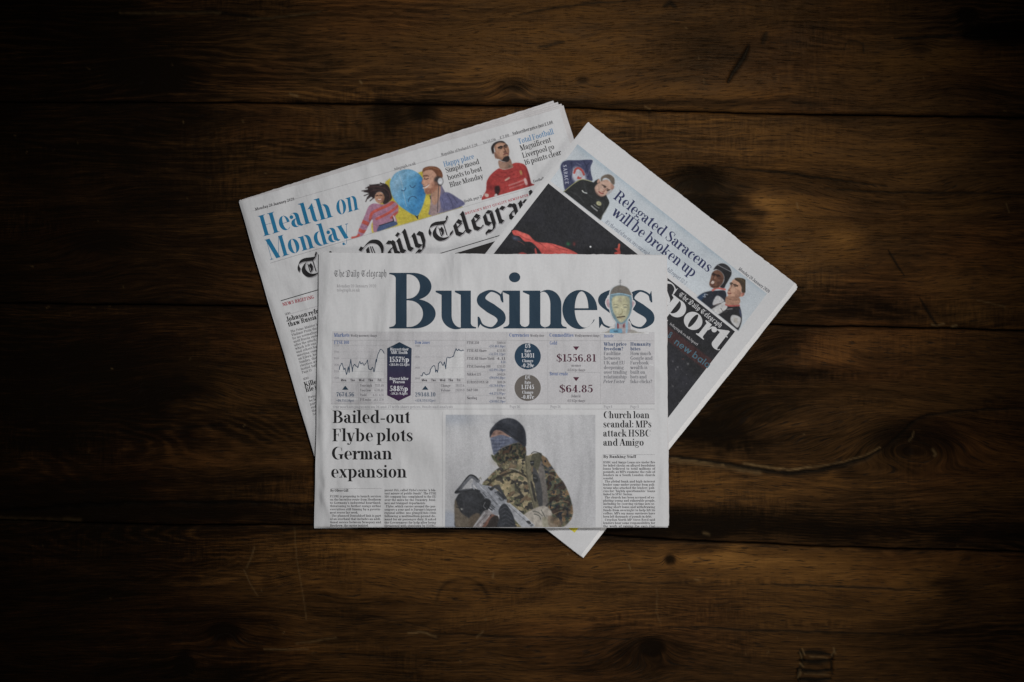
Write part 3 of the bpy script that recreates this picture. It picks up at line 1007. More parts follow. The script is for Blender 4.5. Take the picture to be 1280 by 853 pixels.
    if ch == 's':
        P.brush([(0.40, 0.50), (0.37, 0.61), (0.24, XH - 0.005), (0.115, 0.585), (0.115, 0.475), (0.24, 0.36), (0.37, 0.245), (0.385, 0.12), (0.26, 0.012), (0.12, 0.06), (0.065, 0.19)],
                [H, H * 1.2, H * 1.3, T * 0.62, T * 0.88, T * 1.02, T * 0.88, T * 0.62, H * 1.3, H * 1.2, H])
        P.add([[(0.40, 0.47), (0.425, 0.47), (0.41, XH), (0.38, 0.60)]]); P.add([[(0.05, 0.0), (0.09, 0.09), (0.07, 0.21), (0.045, 0.21)]])
        return P.p, 0.475
    if ch == 't':
        P.stem(0.12, 0.15, XH); P.rect(0.02, XH - H, 0.36, XH)
        P.add([[(0.03, XH), (0.12 + T, XH), (0.12 + T, XH + 0.22), (0.12 + T - H, XH + 0.22)]])
        P.ring(0.12 + 0.15, 0.15, 0.15, 0.16, 180, 335, T, H, H * 1.2)
        return P.p, 0.42
    if ch == 'u':
        P.stem(s1, 0.24, XH); P.flag(s1, XH)
        P.ring(s1 + 0.25, 0.24, 0.25, 0.255, 180, 325, T, H, H * 1.3)
        P.stem(s1 + 0.5 - T, 0, XH); P.flag(s1 + 0.5 - T, XH); P.ser(s1 + 0.5 - T, 0, 0, 0.09)
        return P.p, 0.69
    if ch in 'vy':
        P.diag(0.13, XH, 0.31, 0, T * 1.12)
        P.diag(0.50, XH, 0.32, 0.02, H * 1.5) if ch == 'v' else P.brush([(0.50, XH), (0.33, 0.03), (0.22, -0.24), (0.10, -0.26)], [H * 1.4, H * 1.4, H * 1.4, H])
        if ch == 'y':
            P.disc(0.10, -0.215, 0.06)
        P.ser(0.13 - T / 2, XH, 0.07, 0.06, -1); P.ser(0.48, XH, 0.06, 0.07, -1, 0.04)
        return P.p, 0.60
    if ch == 'w':
        P.diag(0.13, XH, 0.29, 0, T * 1.1); P.diag(0.44, XH, 0.30, 0.02, H * 1.5)
        P.diag(0.44, XH, 0.60, 0, T * 1.1); P.diag(0.77, XH, 0.61, 0.02, H * 1.5)
        P.ser(0.13 - T / 2, XH, 0.07, 0.05, -1); P.ser(0.75, XH, 0.06, 0.07, -1, 0.04)
        return P.p, 0.87
    if ch == 'x':
        P.diag(0.13, XH, 0.47, 0, T * 1.15); P.diag(0.46, XH, 0.12, 0, H * 1.5)
        for x in (0.13, 0.46):
            P.ser(x - 0.05, XH, 0.06, 0.06, -1, 0.1); P.ser(x - 0.05, 0, 0.06, 0.06, 1, 0.1)
        return P.p, 0.60
    if ch == 'z':
        P.rect(0.05, XH - H * 1.2, 0.46, XH); P.rect(0.05, 0, 0.47, H * 1.2); P.diag(0.13, 0, 0.38, XH, T)
        P.rect(0.05, XH - 0.16, 0.05 + H, XH); P.rect(0.47 - H, 0, 0.47, 0.17)
        return P.p, 0.52
    b = 0.11
    if ch == 'B':
        P.stem(b, 0, 1); P.ser(b, 0, 0.10, 0); P.ser(b, 1, 0.10, 0, -1)
        for y in (0, 0.52 - H / 2, 1 - H):
            P.rect(b, y, 0.40, y + H)
        P.ring(0.38, 0.755, 0.29, 0.245, -90, 90, H, T * 1.05, H); P.ring(0.40, 0.265, 0.335, 0.265, -90, 90, H, T * 1.15, H)
        return P.p, 0.775
    if ch in 'CG':
        P.ring(0.42, 0.5, 0.37, 0.512, 38, 322 if ch == 'C' else 345, T * 1.15, H, H)
        P.add([[(0.69, 0.68), (0.72, 0.68), (0.72, 1.0), (0.69, 0.90)]])
        if ch == 'G':
            P.stem(0.75 - T, 0.04, 0.42); P.ser(0.75 - T, 0.42, 0.10, 0.08, -1)
        else:
            P.add([[(0.70, 0.30), (0.735, 0.33), (0.72, 0.22), (0.70, 0.2)]])
        return P.p, 0.78 if ch == 'C' else 0.83
    if ch in 'DOQ':
        if ch == 'D':
            P.stem(b, 0, 1); P.ser(b, 0, 0.10, 0); P.ser(b, 1, 0.10, 0, -1)
            P.rect(b, 0, 0.38, H); P.rect(b, 1 - H, 0.38, 1)
            P.ring(0.36, 0.5, 0.42, 0.5, -90, 90, H, T * 1.15, H)
        else:
            P.ring(0.43, 0.5, 0.385, 0.512, 0, 360, T * 1.15, T * 1.15, H)
            if ch == 'Q':
                P.brush([(0.45, 0.02), (0.58, -0.14), (0.78, -0.16)], [H, T * 0.7, H])
        return P.p, 0.86
    if ch in 'EFL':
        P.stem(b, 0, 1); P.ser(b, 0, 0.10, 0.10 if ch == 'F' else 0)
        P.ser(b, 1, 0.10, 0.10 if ch == 'L' else 0, -1)
        if ch != 'L':
            P.rect(b, 1 - H, 0.60, 1); P.add([[(0.60 - H, 0.72), (0.60, 0.72), (0.60, 1), (0.52, 1 - H)]])
            P.rect(b, 0.52 - H / 2, 0.46, 0.52 + H / 2); P.rect(0.46 - H, 0.40, 0.46, 0.64)
        if ch != 'F':
            P.rect(b, 0, 0.63, H); P.add([[(0.54, H), (0.63, 0), (0.64, 0.3), (0.64 - H, 0.3)]])
        return P.p, 0.67
    if ch in 'HIN':
        if ch == 'N':
            P.stem(b + 0.04, 0, 1, H * 1.4); P.ser(b + 0.04, 0, 0.1, 0.1, 1, H); P.ser(b, 1, 0.08, 0, -1)
            P.diag(b + 0.08, 1, 0.74, 0, T * 1.2); P.stem(0.74, 0, 1, H * 1.4); P.ser(0.74, 1, 0.1, 0.1, -1, H)
            return P.p, 0.88
        P.stem(b, 0, 1); P.ser(b, 0); P.ser(b, 1, up=-1)
        if ch == 'I':
            return P.p, b * 2 + T
        P.rect(b, 0.5, 0.72, 0.5 + H); P.stem(0.74 - T, 0, 1); P.ser(0.74 - T, 0); P.ser(0.74 - T, 1, up=-1)
        return P.p, 0.85
    if ch == 'J':
        P.stem(0.26, 0.12, 1); P.ser(0.26, 1, up=-1); P.ring(0.23, 0.12, 0.20 + T - 0.17, 0.14, 180, 360, H, T, H); P.disc(0.08, 0.16, T * 0.5)
        return P.p, 0.52
    if ch == 'K':
        P.stem(b, 0, 1); P.ser(b, 0); P.ser(b, 1, up=-1)
        P.diag(b + T, 0.36, 0.66, 1, H * 1.5); P.diag(0.42, 0.58, 0.72, 0, T * 1.2); P.ser(0.72 - T / 2, 0, 0.06, 0.08); P.ser(0.62, 1, 0.06, 0.08, -1, 0.08)
        return P.p, 0.84
    if ch == 'M':
        P.diag(0.20, 1, 0.47, 0, T * 1.2); P.diag(0.76, 1, 0.49, 0.02, H * 1.5)
        P.stem(0.13, 0, 1, H * 1.4); P.ser(0.13, 0, 0.09, 0.09, 1, H); P.stem(0.76, 0, 1); P.ser(0.76, 0); P.ser(0.13, 1, 0.08, 0, -1, H); P.ser(0.76, 1, 0, 0.08, -1)
        return P.p, 1.03
    if ch in 'PR':
        P.stem(b, 0, 1); P.ser(b, 0, 0.10, 0.10); P.ser(b, 1, 0.10, 0, -1)
        P.rect(b, 1 - H, 0.40, 1); P.rect(b, 0.48 - H / 2, 0.40, 0.48 + H / 2)
        P.ring(0.38, 0.74, 0.31, 0.26, -90, 90, H, T * 1.1, H)
        if ch == 'R':
            P.brush([(0.40, 0.47), (0.56, 0.40), (0.60, 0.14), (0.70, 0.01), (0.79, 0.06)], [H, T * 0.9, T, T * 0.6, H])
        return P.p, 0.72 if ch == 'P' else 0.80
    if ch == 'S':
        P.brush([(0.55, 0.73), (0.50, 0.91), (0.33, 0.985), (0.155, 0.87), (0.16, 0.70), (0.33, 0.53), (0.52, 0.36), (0.53, 0.16), (0.34, 0.012), (0.16, 0.09), (0.08, 0.28)],
                [H, H, H, T * 0.7, T, T * 1.1, T, T * 0.7, H, H, H])
        P.add([[(0.54, 0.69), (0.57, 0.69), (0.56, 1), (0.52, 0.89)]]); P.add([[(0.06, 0), (0.10, 0.11), (0.09, 0.31), (0.06, 0.31)]])
        return P.p, 0.66
    if ch == 'T':
        P.stem(0.34 - T / 2, 0, 1); P.ser(0.34 - T / 2, 0, 0.11, 0.11); P.rect(0.04, 1 - H, 0.64, 1)
        P.add([[(0.04, 0.70), (0.04 + H, 0.70), (0.12, 1 - H), (0.04, 1)]]); P.add([[(0.64 - H, 0.70), (0.64, 0.70), (0.64, 1), (0.56, 1 - H)]])
        return P.p, 0.68
    if ch == 'U':
        P.stem(b, 0.28, 1); P.ser(b, 1, up=-1); P.ring(0.41, 0.28, 0.30, 0.29, 180, 360, T, H * 1.4, H); P.stem(0.71 - H * 1.4, 0.28, 1, H * 1.4); P.ser(0.71 - H, 1, 0.09, 0.09, -1, H)
        return P.p, 0.83
    if ch in 'AVW':
        if ch == 'A':
            P.diag(0.36, 1, 0.62, 0, T * 1.2); P.diag(0.34, 0.98, 0.10, 0, H * 1.5); P.rect(0.20, 0.32, 0.54, 0.32 + H)
            P.ser(0.08, 0, 0.07, 0.09, 1, 0.04); P.ser(0.62 - T / 2, 0, 0.08, 0.08)
            return P.p, 0.76
        P.diag(0.14, 1, 0.38, 0, T * 1.2); P.diag(0.62, 1, 0.39, 0.02, H * 1.5); P.ser(0.14 - T / 2, 1, 0.08, 0.08, -1); P.ser(0.60, 1, 0.08, 0.09, -1, 0.04)
        if ch == 'W':
            P.diag(0.56, 1, 0.80, 0, T * 1.2); P.diag(1.03, 1, 0.81, 0.02, H * 1.5); P.ser(1.01, 1, 0.08, 0.09, -1, 0.04)
            return P.p, 1.12
        return P.p, 0.74
    if ch in 'XYZ':
        if ch == 'Z':
            P.rect(0.06, 0, 0.60, H); P.rect(0.06, 1 - H, 0.60, 1); P.diag(0.14, 0, 0.52, 1, T)
        elif ch == 'X':
            P.diag(0.14, 1, 0.60, 0, T * 1.2); P.diag(0.60, 1, 0.13, 0, H * 1.4)
        else:
            P.diag(0.13, 1, 0.37, 0.42, T * 1.15); P.diag(0.63, 1, 0.39, 0.44, H * 1.4); P.stem(0.37 - T / 2, 0, 0.45); P.ser(0.37 - T / 2, 0); P.ser(0.13 - T / 2, 1, 0.08, 0.08, -1)
        return P.p, 0.72
    # figures
    if ch == '0':
        P.ring(0.31, 0.5, 0.26, 0.51, 0, 360, T, T, H); return P.p, 0.62
    if ch == '1':
        P.stem(0.17, 0, 1); P.ser(0.17, 0, 0.10, 0.10); P.add([[(0.06, 0.92), (0.17, 0.90), (0.17 + T, 1), (0.08, 0.97)]]); return P.p, 0.46
    if ch == '2':
        P.brush([(0.10, 0.74), (0.14, 0.93), (0.31, 0.985), (0.44, 0.86), (0.42, 0.62), (0.26, 0.36), (0.08, 0.05)], [T * 0.8, H, H, T * 0.8, T, T * 0.5, H])
        P.brush([(0.07, 0.06), (0.25, 0.07), (0.42, 0.05), (0.53, 0.22)], [H * 2, T * 0.9, T * 0.9, H]); return P.p, 0.59
    if ch == '3':
        P.ring(0.27, 0.76, 0.22, 0.25, -90, 155, H, T, H); P.ring(0.28, 0.27, 0.26, 0.28, -158, 90, H, T, H); P.disc(0.12, 0.84, T * 0.45); P.disc(0.09, 0.17, T * 0.45); return P.p, 0.60
    if ch == '4':
        P.stem(0.47 - T, 0, 1); P.rect(0.03, 0.24, 0.58, 0.24 + H); P.diag(0.06, 0.24, 0.42, 1, H * 1.5); P.ser(0.47 - T, 0, 0.09, 0.09); return P.p, 0.62
    if ch == '5':
        P.ring(0.28, 0.32, 0.26, 0.33, -160, 125, H, T, H); P.disc(0.09, 0.18, T * 0.45); P.rect(0.13, 0.50, 0.13 + H, 1); P.add([[(0.13, 1 - T * 0.8), (0.46, 1 - T * 0.6), (0.50, 1.03), (0.13, 1)]]); return P.p, 0.59
    if ch == '6':
        P.ring(0.31, 0.31, 0.26, 0.32, 0, 360, T, T, H); P.brush([(0.05 + T / 2, 0.32), (0.10, 0.66), (0.24, 0.91), (0.42, 0.96)], [T, T, T * 0.5, H]); P.disc(0.44, 0.88, T * 0.42); return P.p, 0.61
    if ch == '7':
        P.add([[(0.05, 1 - T * 0.8), (0.52, 1 - T * 0.75), (0.54, 1), (0.05, 1)]]); P.brush([(0.52, 0.96), (0.32, 0.55), (0.24, 0.02)], [H, T * 0.7, T * 1.3]); P.rect(0.05, 0.72, 0.05 + H, 1); return P.p, 0.56
    if ch == '8':
        P.ring(0.31, 0.76, 0.215, 0.25, 0, 360, T * 0.85, T * 0.85, H); P.ring(0.31, 0.265, 0.26, 0.277, 0, 360, T, T, H); return P.p, 0.62
    if ch == '9':
        P.ring(0.31, 0.69, 0.26, 0.32, 0, 360, T, T, H); P.brush([(0.57 - T / 2, 0.68), (0.52, 0.34), (0.38, 0.09), (0.20, 0.04)], [T, T, T * 0.5, H]); P.disc(0.18, 0.12, T * 0.42); return P.p, 0.61
    d = T * 0.52
    if ch == '.':
        P.disc(0.14, d, d); return P.p, 0.27
    if ch == ',':
        P.disc(0.14, d, d); P.brush([(0.19, 0.07), (0.19, -0.06), (0.11, -0.16)], [T * 0.5, T * 0.4, H]); return P.p, 0.27
    if ch in ':;':
        P.disc(0.15, d, d); P.disc(0.15, XH - d, d); return P.p, 0.29
    if ch in "'’‘":
        P.disc(0.12, 0.93, d * 0.9); P.brush([(0.16, 0.93), (0.16, 0.82), (0.09, 0.74)], [T * 0.5, T * 0.4, H]); return P.p, 0.24
    if ch in '"“”':
        for x in (0.11, 0.31):
            P.disc(x, 0.93, d * 0.9); P.brush([(x + .04, 0.93), (x + .04, 0.82), (x - .03, 0.74)], [T * 0.5, T * 0.4, H])
        return P.p, 0.44
    if ch in '-–':
        P.rect(0.05, 0.27, 0.36, 0.27 + max(H * 1.6, 0.085)); return P.p, 0.41
    if ch == '?':
        P.ring(0.25, 0.77, 0.20, 0.24, -70, 165, H, T, H); P.rect(0.25, 0.28, 0.25 + H, 0.54); P.disc(0.09, 0.80, T * 0.45); P.disc(0.26, d, d); return P.p, 0.50
    if ch == '!':
        P.add([[(0.13, 0.28), (0.17, 0.28), (0.24, 1), (0.06, 1)]]); P.disc(0.15, d, d); return P.p, 0.3
    if ch == '$':
        q, w = g_serif('S', T, H, n)
        P.p = [x.copy() for x in q]; P.rect(0.305, -0.12, 0.305 + H * 1.2, 1.12); return P.p, w
    if ch == '£':
        P.ring(0.36, 0.74, 0.20, 0.26, 20, 200, T, H, H); P.brush([(0.22, 0.70), (0.26, 0.40), (0.10, 0.06)], [T, T, T * 0.6]); P.rect(0.06, 0.44, 0.46, 0.44 + H); P.brush([(0.07, 0.07), (0.28, 0.08), (0.48, 0.03), (0.58, 0.2)], [H * 2, T * .8, T * .8, H]); P.disc(0.52, 0.80, T * 0.4); return P.p, 0.62
    if ch == '€':
        P.ring(0.42, 0.5, 0.33, 0.51, 42, 318, T, H, H); P.rect(0.02, 0.56, 0.5, 0.56 + H); P.rect(0.02, 0.42, 0.48, 0.42 + H); return P.p, 0.70
    if ch in '/':
        P.diag(0.02, -0.08, 0.38, 1.04, H * 1.6); return P.p, 0.40
    if ch == '+':
        P.rect(0.05, 0.36, 0.53, 0.36 + H * 1.4); P.rect(0.29 - H * .7, 0.12, 0.29 + H * .7, 0.60); return P.p, 0.58
    if ch == '(':
        P.ring(0.40, 0.42, 0.30, 0.62, 130, 230, T * 0.7, H, H); return P.p, 0.32
    if ch == ')':
        P.ring(-0.08, 0.42, 0.30, 0.62, -50, 50, H, T * 0.7, H); return P.p, 0.32
    if ch == '&':
        P.ring(0.30, 0.76, 0.18, 0.24, 0, 360, T * 0.8, H * 1.5, H); P.ring(0.30, 0.26, 0.26, 0.27, 90, 330, T, H, H); P.diag(0.26, 0.66, 0.66, 0, T); P.diag(0.52, 0.1, 0.66, 0.5, H * 1.4); return P.p, 0.78
    if ch == '½':
        for (src, ox, oy) in (('1', 0.0, 0.46), ('2', 0.40, 0.0)):
            q, w = g_serif(src, T * 1.3, H * 1.4, n)
            P.p += [x * 0.54 + np.array([ox, oy]) for x in q]
        P.diag(0.10, -0.02, 0.56, 1.02, H * 1.5); return P.p, 0.74
    if ch == '©':
        return P.p, 0.5
    return P.p, 0.22


def g_black(ch, T, H, n):
    """Blackletter cut with a broad nib held at forty degrees (unit: ascender height)."""
    P = Pen(T, H, n)
    w = T

    def nib(pts, sc=1.0, ang=42, sm=False):
        p = catmull(pts, max(2, n // 2)) if sm else np.asarray(pts, float)
        v = np.array([math.cos(math.radians(ang)), math.sin(math.radians(ang))]) * w * sc / 2
        P.add(strip(p - v, p + v))

    def hair(a, b, sc=1.0):
        a, b = np.array(a), np.array(b)
        d = (b - a) / np.linalg.norm(b - a)
        m = np.array([-d[1], d[0]]) * H * sc / 2
        P.add([[a - m, b - m, b + m, a + m]])
    x = 0.74
    if ch == 'T':
        nib([(0.06, 0.44), (0.04, 0.62), (0.12, 0.80), (0.30, 0.86), (0.50, 0.82), (0.66, 0.80), (0.78, 0.92), (0.76, 1.0)], 0.95, 60, True)
        nib([(0.34, 0.72), (0.22, 0.56), (0.20, 0.34), (0.32, 0.12), (0.52, 0.06), (0.72, 0.14), (0.80, 0.30)], 1.0, 35, True)
        nib([(0.46, 0.60), (0.50, 0.42), (0.46, 0.26)], 0.75, 42)
        hair((0.40, 0.64), (0.40, 0.22)); hair((0.60, 0.78), (0.60, 0.20))
        return P.p, 0.98
    if ch == 'D':
        nib([(0.00, 0.80), (0.08, 0.72), (0.22, 0.84), (0.42, 0.94), (0.66, 0.84), (0.76, 0.60), (0.74, 0.34), (0.60, 0.10), (0.38, 0.02), (0.20, 0.10), (0.06, 0.04)], 1.0, 48, True)
        nib([(0.08, 0.07), (0.26, 0.05), (0.44, 0.02), (0.62, 0.12), (0.72, 0.28)], 0.75, 100, True)
        nib([(0.26, 0.70), (0.24, 0.40), (0.30, 0.18)], 0.9); hair((0.38, 0.74), (0.38, 0.14)); hair((0.44, 0.72), (0.48, 0.2))
        return P.p, 0.90
    if ch == 'a':
        nib([(0.06, 0.60), (0.16, 0.70), (0.28, 0.62)], 0.95); nib([(0.30, 0.66), (0.36, 0.58), (0.36, 0.12), (0.45, 0.02)])
        nib([(0.34, 0.40), (0.14, 0.30), (0.12, 0.12), (0.22, 0.04)], 0.95); hair((0.20, 0.02), (0.36, 0.14))
        return P.p, 0.50
    if ch == 'e':
        nib([(0.13, 0.58), (0.13, 0.14), (0.25, 0.03), (0.34, 0.07)]); nib([(0.14, 0.60), (0.25, 0.70), (0.37, 0.56)], 0.95); hair((0.40, 0.54), (0.12, 0.34), 1.6); hair((0.30, 0.03), (0.44, 0.16), 1.3)
        return P.p, 0.47
    if ch == 'g':
        nib([(0.13, 0.58), (0.13, 0.20), (0.24, 0.10), (0.38, 0.20)]); nib([(0.13, 0.60), (0.25, 0.70), (0.38, 0.62), (0.48, 0.70)], 0.9)
        nib([(0.38, 0.60), (0.38, 0.02), (0.30, -0.18)]); nib([(0.34, -0.14), (0.20, -0.22), (0.06, -0.16), (0.04, -0.28)], 0.9, 42, True)
        return P.p, 0.56
    if ch == 'h':
        nib([(0.12, 1.0), (0.14, 0.10), (0.22, 0.02)]); hair((0.06, 0.98), (0.16, 1.06), 1.5); nib([(0.16, 0.54), (0.28, 0.68), (0.40, 0.56), (0.40, 0.14), (0.32, -0.12)])
        return P.p, 0.54
    if ch == 'i':
        nib([(0.06, 0.60), (0.12, 0.68), (0.14, 0.60), (0.14, 0.12), (0.23, 0.02)]); nib([(0.13, 0.94), (0.19, 0.84)], 0.95)
        return P.p, 0.32
    if ch == 'l':
        nib([(0.05, 0.92), (0.12, 1.0), (0.14, 0.92), (0.14, 0.12), (0.23, 0.02)])
        return P.p, 0.32
    if ch == 'p':
        nib([(0.05, 0.62), (0.13, 0.70), (0.14, 0.62), (0.14, -0.26)]); nib([(0.16, 0.54), (0.28, 0.68), (0.42, 0.56), (0.42, 0.14), (0.28, 0.03), (0.16, 0.10)])
        return P.p, 0.56
    if ch == 'r':
        nib([(0.05, 0.62), (0.12, 0.68), (0.14, 0.60), (0.14, 0.10), (0.22, 0.02)]); nib([(0.18, 0.58), (0.28, 0.70), (0.40, 0.60)], 0.95); hair((0.06, 0.0), (0.16, 0.1))
        return P.p, 0.46
    if ch == 'y':
        nib([(0.05, 0.62), (0.12, 0.70), (0.14, 0.60), (0.14, 0.16), (0.26, 0.06), (0.36, 0.12)]); nib([(0.30, 0.70), (0.42, 0.58), (0.42, 0.20), (0.34, -0.06)])
        nib([(0.38, -0.02), (0.24, -0.16), (0.10, -0.10), (0.02, -0.22)], 0.9, 42, True)
        return P.p, 0.56
    return P.p, 0.26


def g_sans(ch, T, H, n):
    P = Pen(T, T, n)
    x = 0.70
    r, t = 0.27, T
    if ch in 'abdeo':
        if ch == 'e':
            P.ring(0.31, x / 2, r, x / 2, 0, 320, t, t, t); P.rect(0.06, x / 2 - t / 2, 0.56, x / 2 + t / 2)
        else:
            P.ring(0.31, x / 2, r, x / 2, 0, 360, t, t, t)
        if ch == 'a':
            P.rect(0.58 - t, 0, 0.58, x)
        if ch == 'b':
            P.rect(0.04, 0, 0.04 + t, 1)
        if ch == 'd':
            P.rect(0.58 - t, 0, 0.58, 1)
        return P.p, 0.66
    if ch == 'c':
        P.ring(0.31, x / 2, r, x / 2, 45, 315, t, t, t); return P.p, 0.58
    if ch == 'n':
        P.rect(0.06, 0, 0.06 + t, x); P.ring(0.30, x - 0.25, 0.24, 0.25, 0, 180, t, t, t); P.rect(0.54 - t, 0, 0.54, x - 0.25); return P.p, 0.62
    if ch == 'l':
        P.rect(0.06, 0, 0.06 + t, 1); return P.p, 0.26
    if ch == 'w':
        for a, b in ((0.07, 0.24), (0.41, 0.24), (0.41, 0.58), (0.75, 0.58)):
            P.diag(a, x, b, 0, t * 1.15)
        return P.p, 0.84
    return P.p, 0.3


FONTS = {'serif': g_serif, 'black': g_black, 'sans': g_sans}
GLYPHS = {}


def glyph(font, ch, T, H, n):
    key = (font, ch, T, H, n)
    if key not in GLYPHS:
        p, w = FONTS[font](ch, T, H, n)
        if p:
            GLYPHS[key] = (np.concatenate(p), np.repeat(np.arange(len(p)), [len(a) for a in p]), w)
        else:
            GLYPHS[key] = (np.zeros((0, 4, 2)), np.zeros(0), w)
    return GLYPHS[key]


def text(dec, s, x, y, cap, col, width=None, ang=0.0, T=0.165, H=0.034, n=6, ital=0.0, font='serif', align='l', track=0.0, at=None, k0=0.0):
    """Set a line with its baseline starting at pixel (x, y); ang turns it clockwise on the page; width fits it."""
    gl = [glyph(font, c, T, H, n) for c in s]
    pos, w = [], 0.0
    for i, g in enumerate(gl):
        pos.append(w if at is None else at[i])
        w += g[2] + track
    sx = cap if width is None else width / max(w, 1e-6)
    if at is not None:
        sx = cap
    off = {'l': 0, 'c': -w * sx / 2, 'r': -w * sx}[align]
    a = math.radians(ang)
    c, sn = math.cos(a), math.sin(a)
    for g, p in zip(gl, pos):
        if not len(g[0]):
            continue
        gx = (g[0][..., 0] + p + ital * g[0][..., 1]) * sx + off
        gy = g[0][..., 1] * cap
        dec.quads(np.stack([x + gx * c + gy * sn, y + gx * sn - gy * c], -1), col, g[1] + k0)


def para(dec, lines, x, y, pitch, width, cap, col, ang=0.0, T=0.17, H=0.055, n=3):
    """Justified column of small type."""
    a = math.radians(ang)
    dn = np.array([-math.sin(a), math.cos(a)])
    d = np.array([math.cos(a), math.sin(a)])
    for i, ln in enumerate(lines):
        ind = 0.03 * width if ln.startswith(' ') else 0
        end = ln.endswith('|')
        ln = ln.strip().rstrip('|')
        words = ln.split(' ')
        ws = [sum(glyph('serif', ch, T, H, n)[2] for ch in wd) for wd in words]
        room = width - ind
        nat = sum(ws) * cap
        gap = (room - nat) / max(1, len(words) - 1)
        sq = 1.0
        if not end and gap > 0.36 * cap:
            sq = min(1.30, (room - 0.36 * cap * (len(words) - 1)) / nat)
            gap = (room - nat * sq) / max(1, len(words) - 1)
        if end:
            sq = 1.12
        if end or gap > 4 * cap:
            gap = 0.3 * cap
        if gap < 0.22 * cap:
            gap = 0.22 * cap
            sq = (room - gap * (len(words) - 1)) / nat
        px = ind
        for wd, wn in zip(words, ws):
            p = np.array([x, y]) + dn * pitch * i + d * px
            text(dec, wd, p[0], p[1], cap, col, width=wn * cap * sq, ang=ang, T=T, H=H, n=n)
            px += wn * cap * sq + gap

# ---------------------------------------------------------------- the three newspapers
GROUP = 'newspaper sections fanned out on the table'
MM = 0.001

MAIN_C = [(298.5, 253), (698.5, 135.5), (801, 450), (393, 572)]
SPORT_C = [(735, 153), (995, 356), (728, 696), (467, 495)]
BIZ_C = [(399, 316), (832.5, 319), (835, 659.5), (393, 660)]

main = Paper(MAIN_C, lambda x, y: np.zeros(np.shape(x)), 6 * MM, ('loose', 'loose', 'fold', 'spine'),
             [(38, 95, 0.4, 0.00020), (120, 34, 1.4, 0.00012), (-70, 60, 2.0, 0.00010)],
             [((463, 210), (482, 262), 0.0003, 0.0035), ((330, 246), (480, 203), 0.00035, 0.006), ((610, 160), (650, 260), 0.0003, 0.004)])


def drop(paper, reach):
    def f(x, y):
        return 1 - smooth(0.0, reach, paper.sdf(x, y))
    return f


main_drop = drop(main, 0.060)


def on_main(x, y):
    return main_drop(x, y) * (main.t + 0.0016)


sport = Paper(SPORT_C, on_main, 4.6 * MM, ('loose', 'loose', 'loose', 'spine'),
              [(60, -80, 0.4, 0.00018), (-30, -120, 1.0, 0.00012), (140, 60, 2.2, 0.00008)],
              [((775, 200), (820, 262), 0.0004, 0.004), ((880, 300), (900, 350), 0.0003, 0.004), ((940, 360), (925, 415), 0.0004, 0.003)])
sport_drop = drop(sport, 0.055)


def on_both(x, y):
    a = on_main(x, y)
    b = sport_drop(x, y) * (on_main(x, y) + sport.t + 0.0018)
    return (a ** 6 + b ** 6 + 1e-24) ** (1 / 6)


biz = Paper(BIZ_C, on_both, 4.6 * MM, ('loose', 'loose', 'fold', 'spine'),
            [(95, 10, 0.3, 0.00016), (190, -25, 1.2, 0.00012), (-40, 110, 0.6, 0.00014), (330, 40, 2.0, 0.00005)],
            [((403, 470), (407, 654), 0.0026, 0.0045), ((425, 500), (402, 640), 0.0010, 0.0036), ((470, 500), (425, 610), 0.0005, 0.0040), ((606, 318), (598, 415), 0.0003, 0.0035),
             ((700, 318), (716, 420), 0.0003, 0.005), ((512, 320), (520, 420), 0.00025, 0.004), ((823, 330), (829, 640), 0.0011, 0.0040), ((560, 330), (550, 500), 0.0003, 0.005), ((652, 330), (660, 520), 0.0003, 0.004),
             ((400, 610), (416, 655), 0.0010, 0.003)])

BLUE = (30, 47, 61)
LBLUE = (66, 86, 128)
CYAN = (26, 94, 128)
BLACK = (26, 25, 26)
GREY = (110, 108, 110)
FAINT = (146, 144, 146)
MAROON = (66, 32, 46)
NAVY = (38, 42, 74)


def inner_sheets(p, specs, seed, mat=None):
    for i, (c, lvl) in enumerate(specs):
        p.sheet('inner_page', c, 110, 60, lvl, mat or PAPER_EDGE, rag=0.35, seed=seed + i)


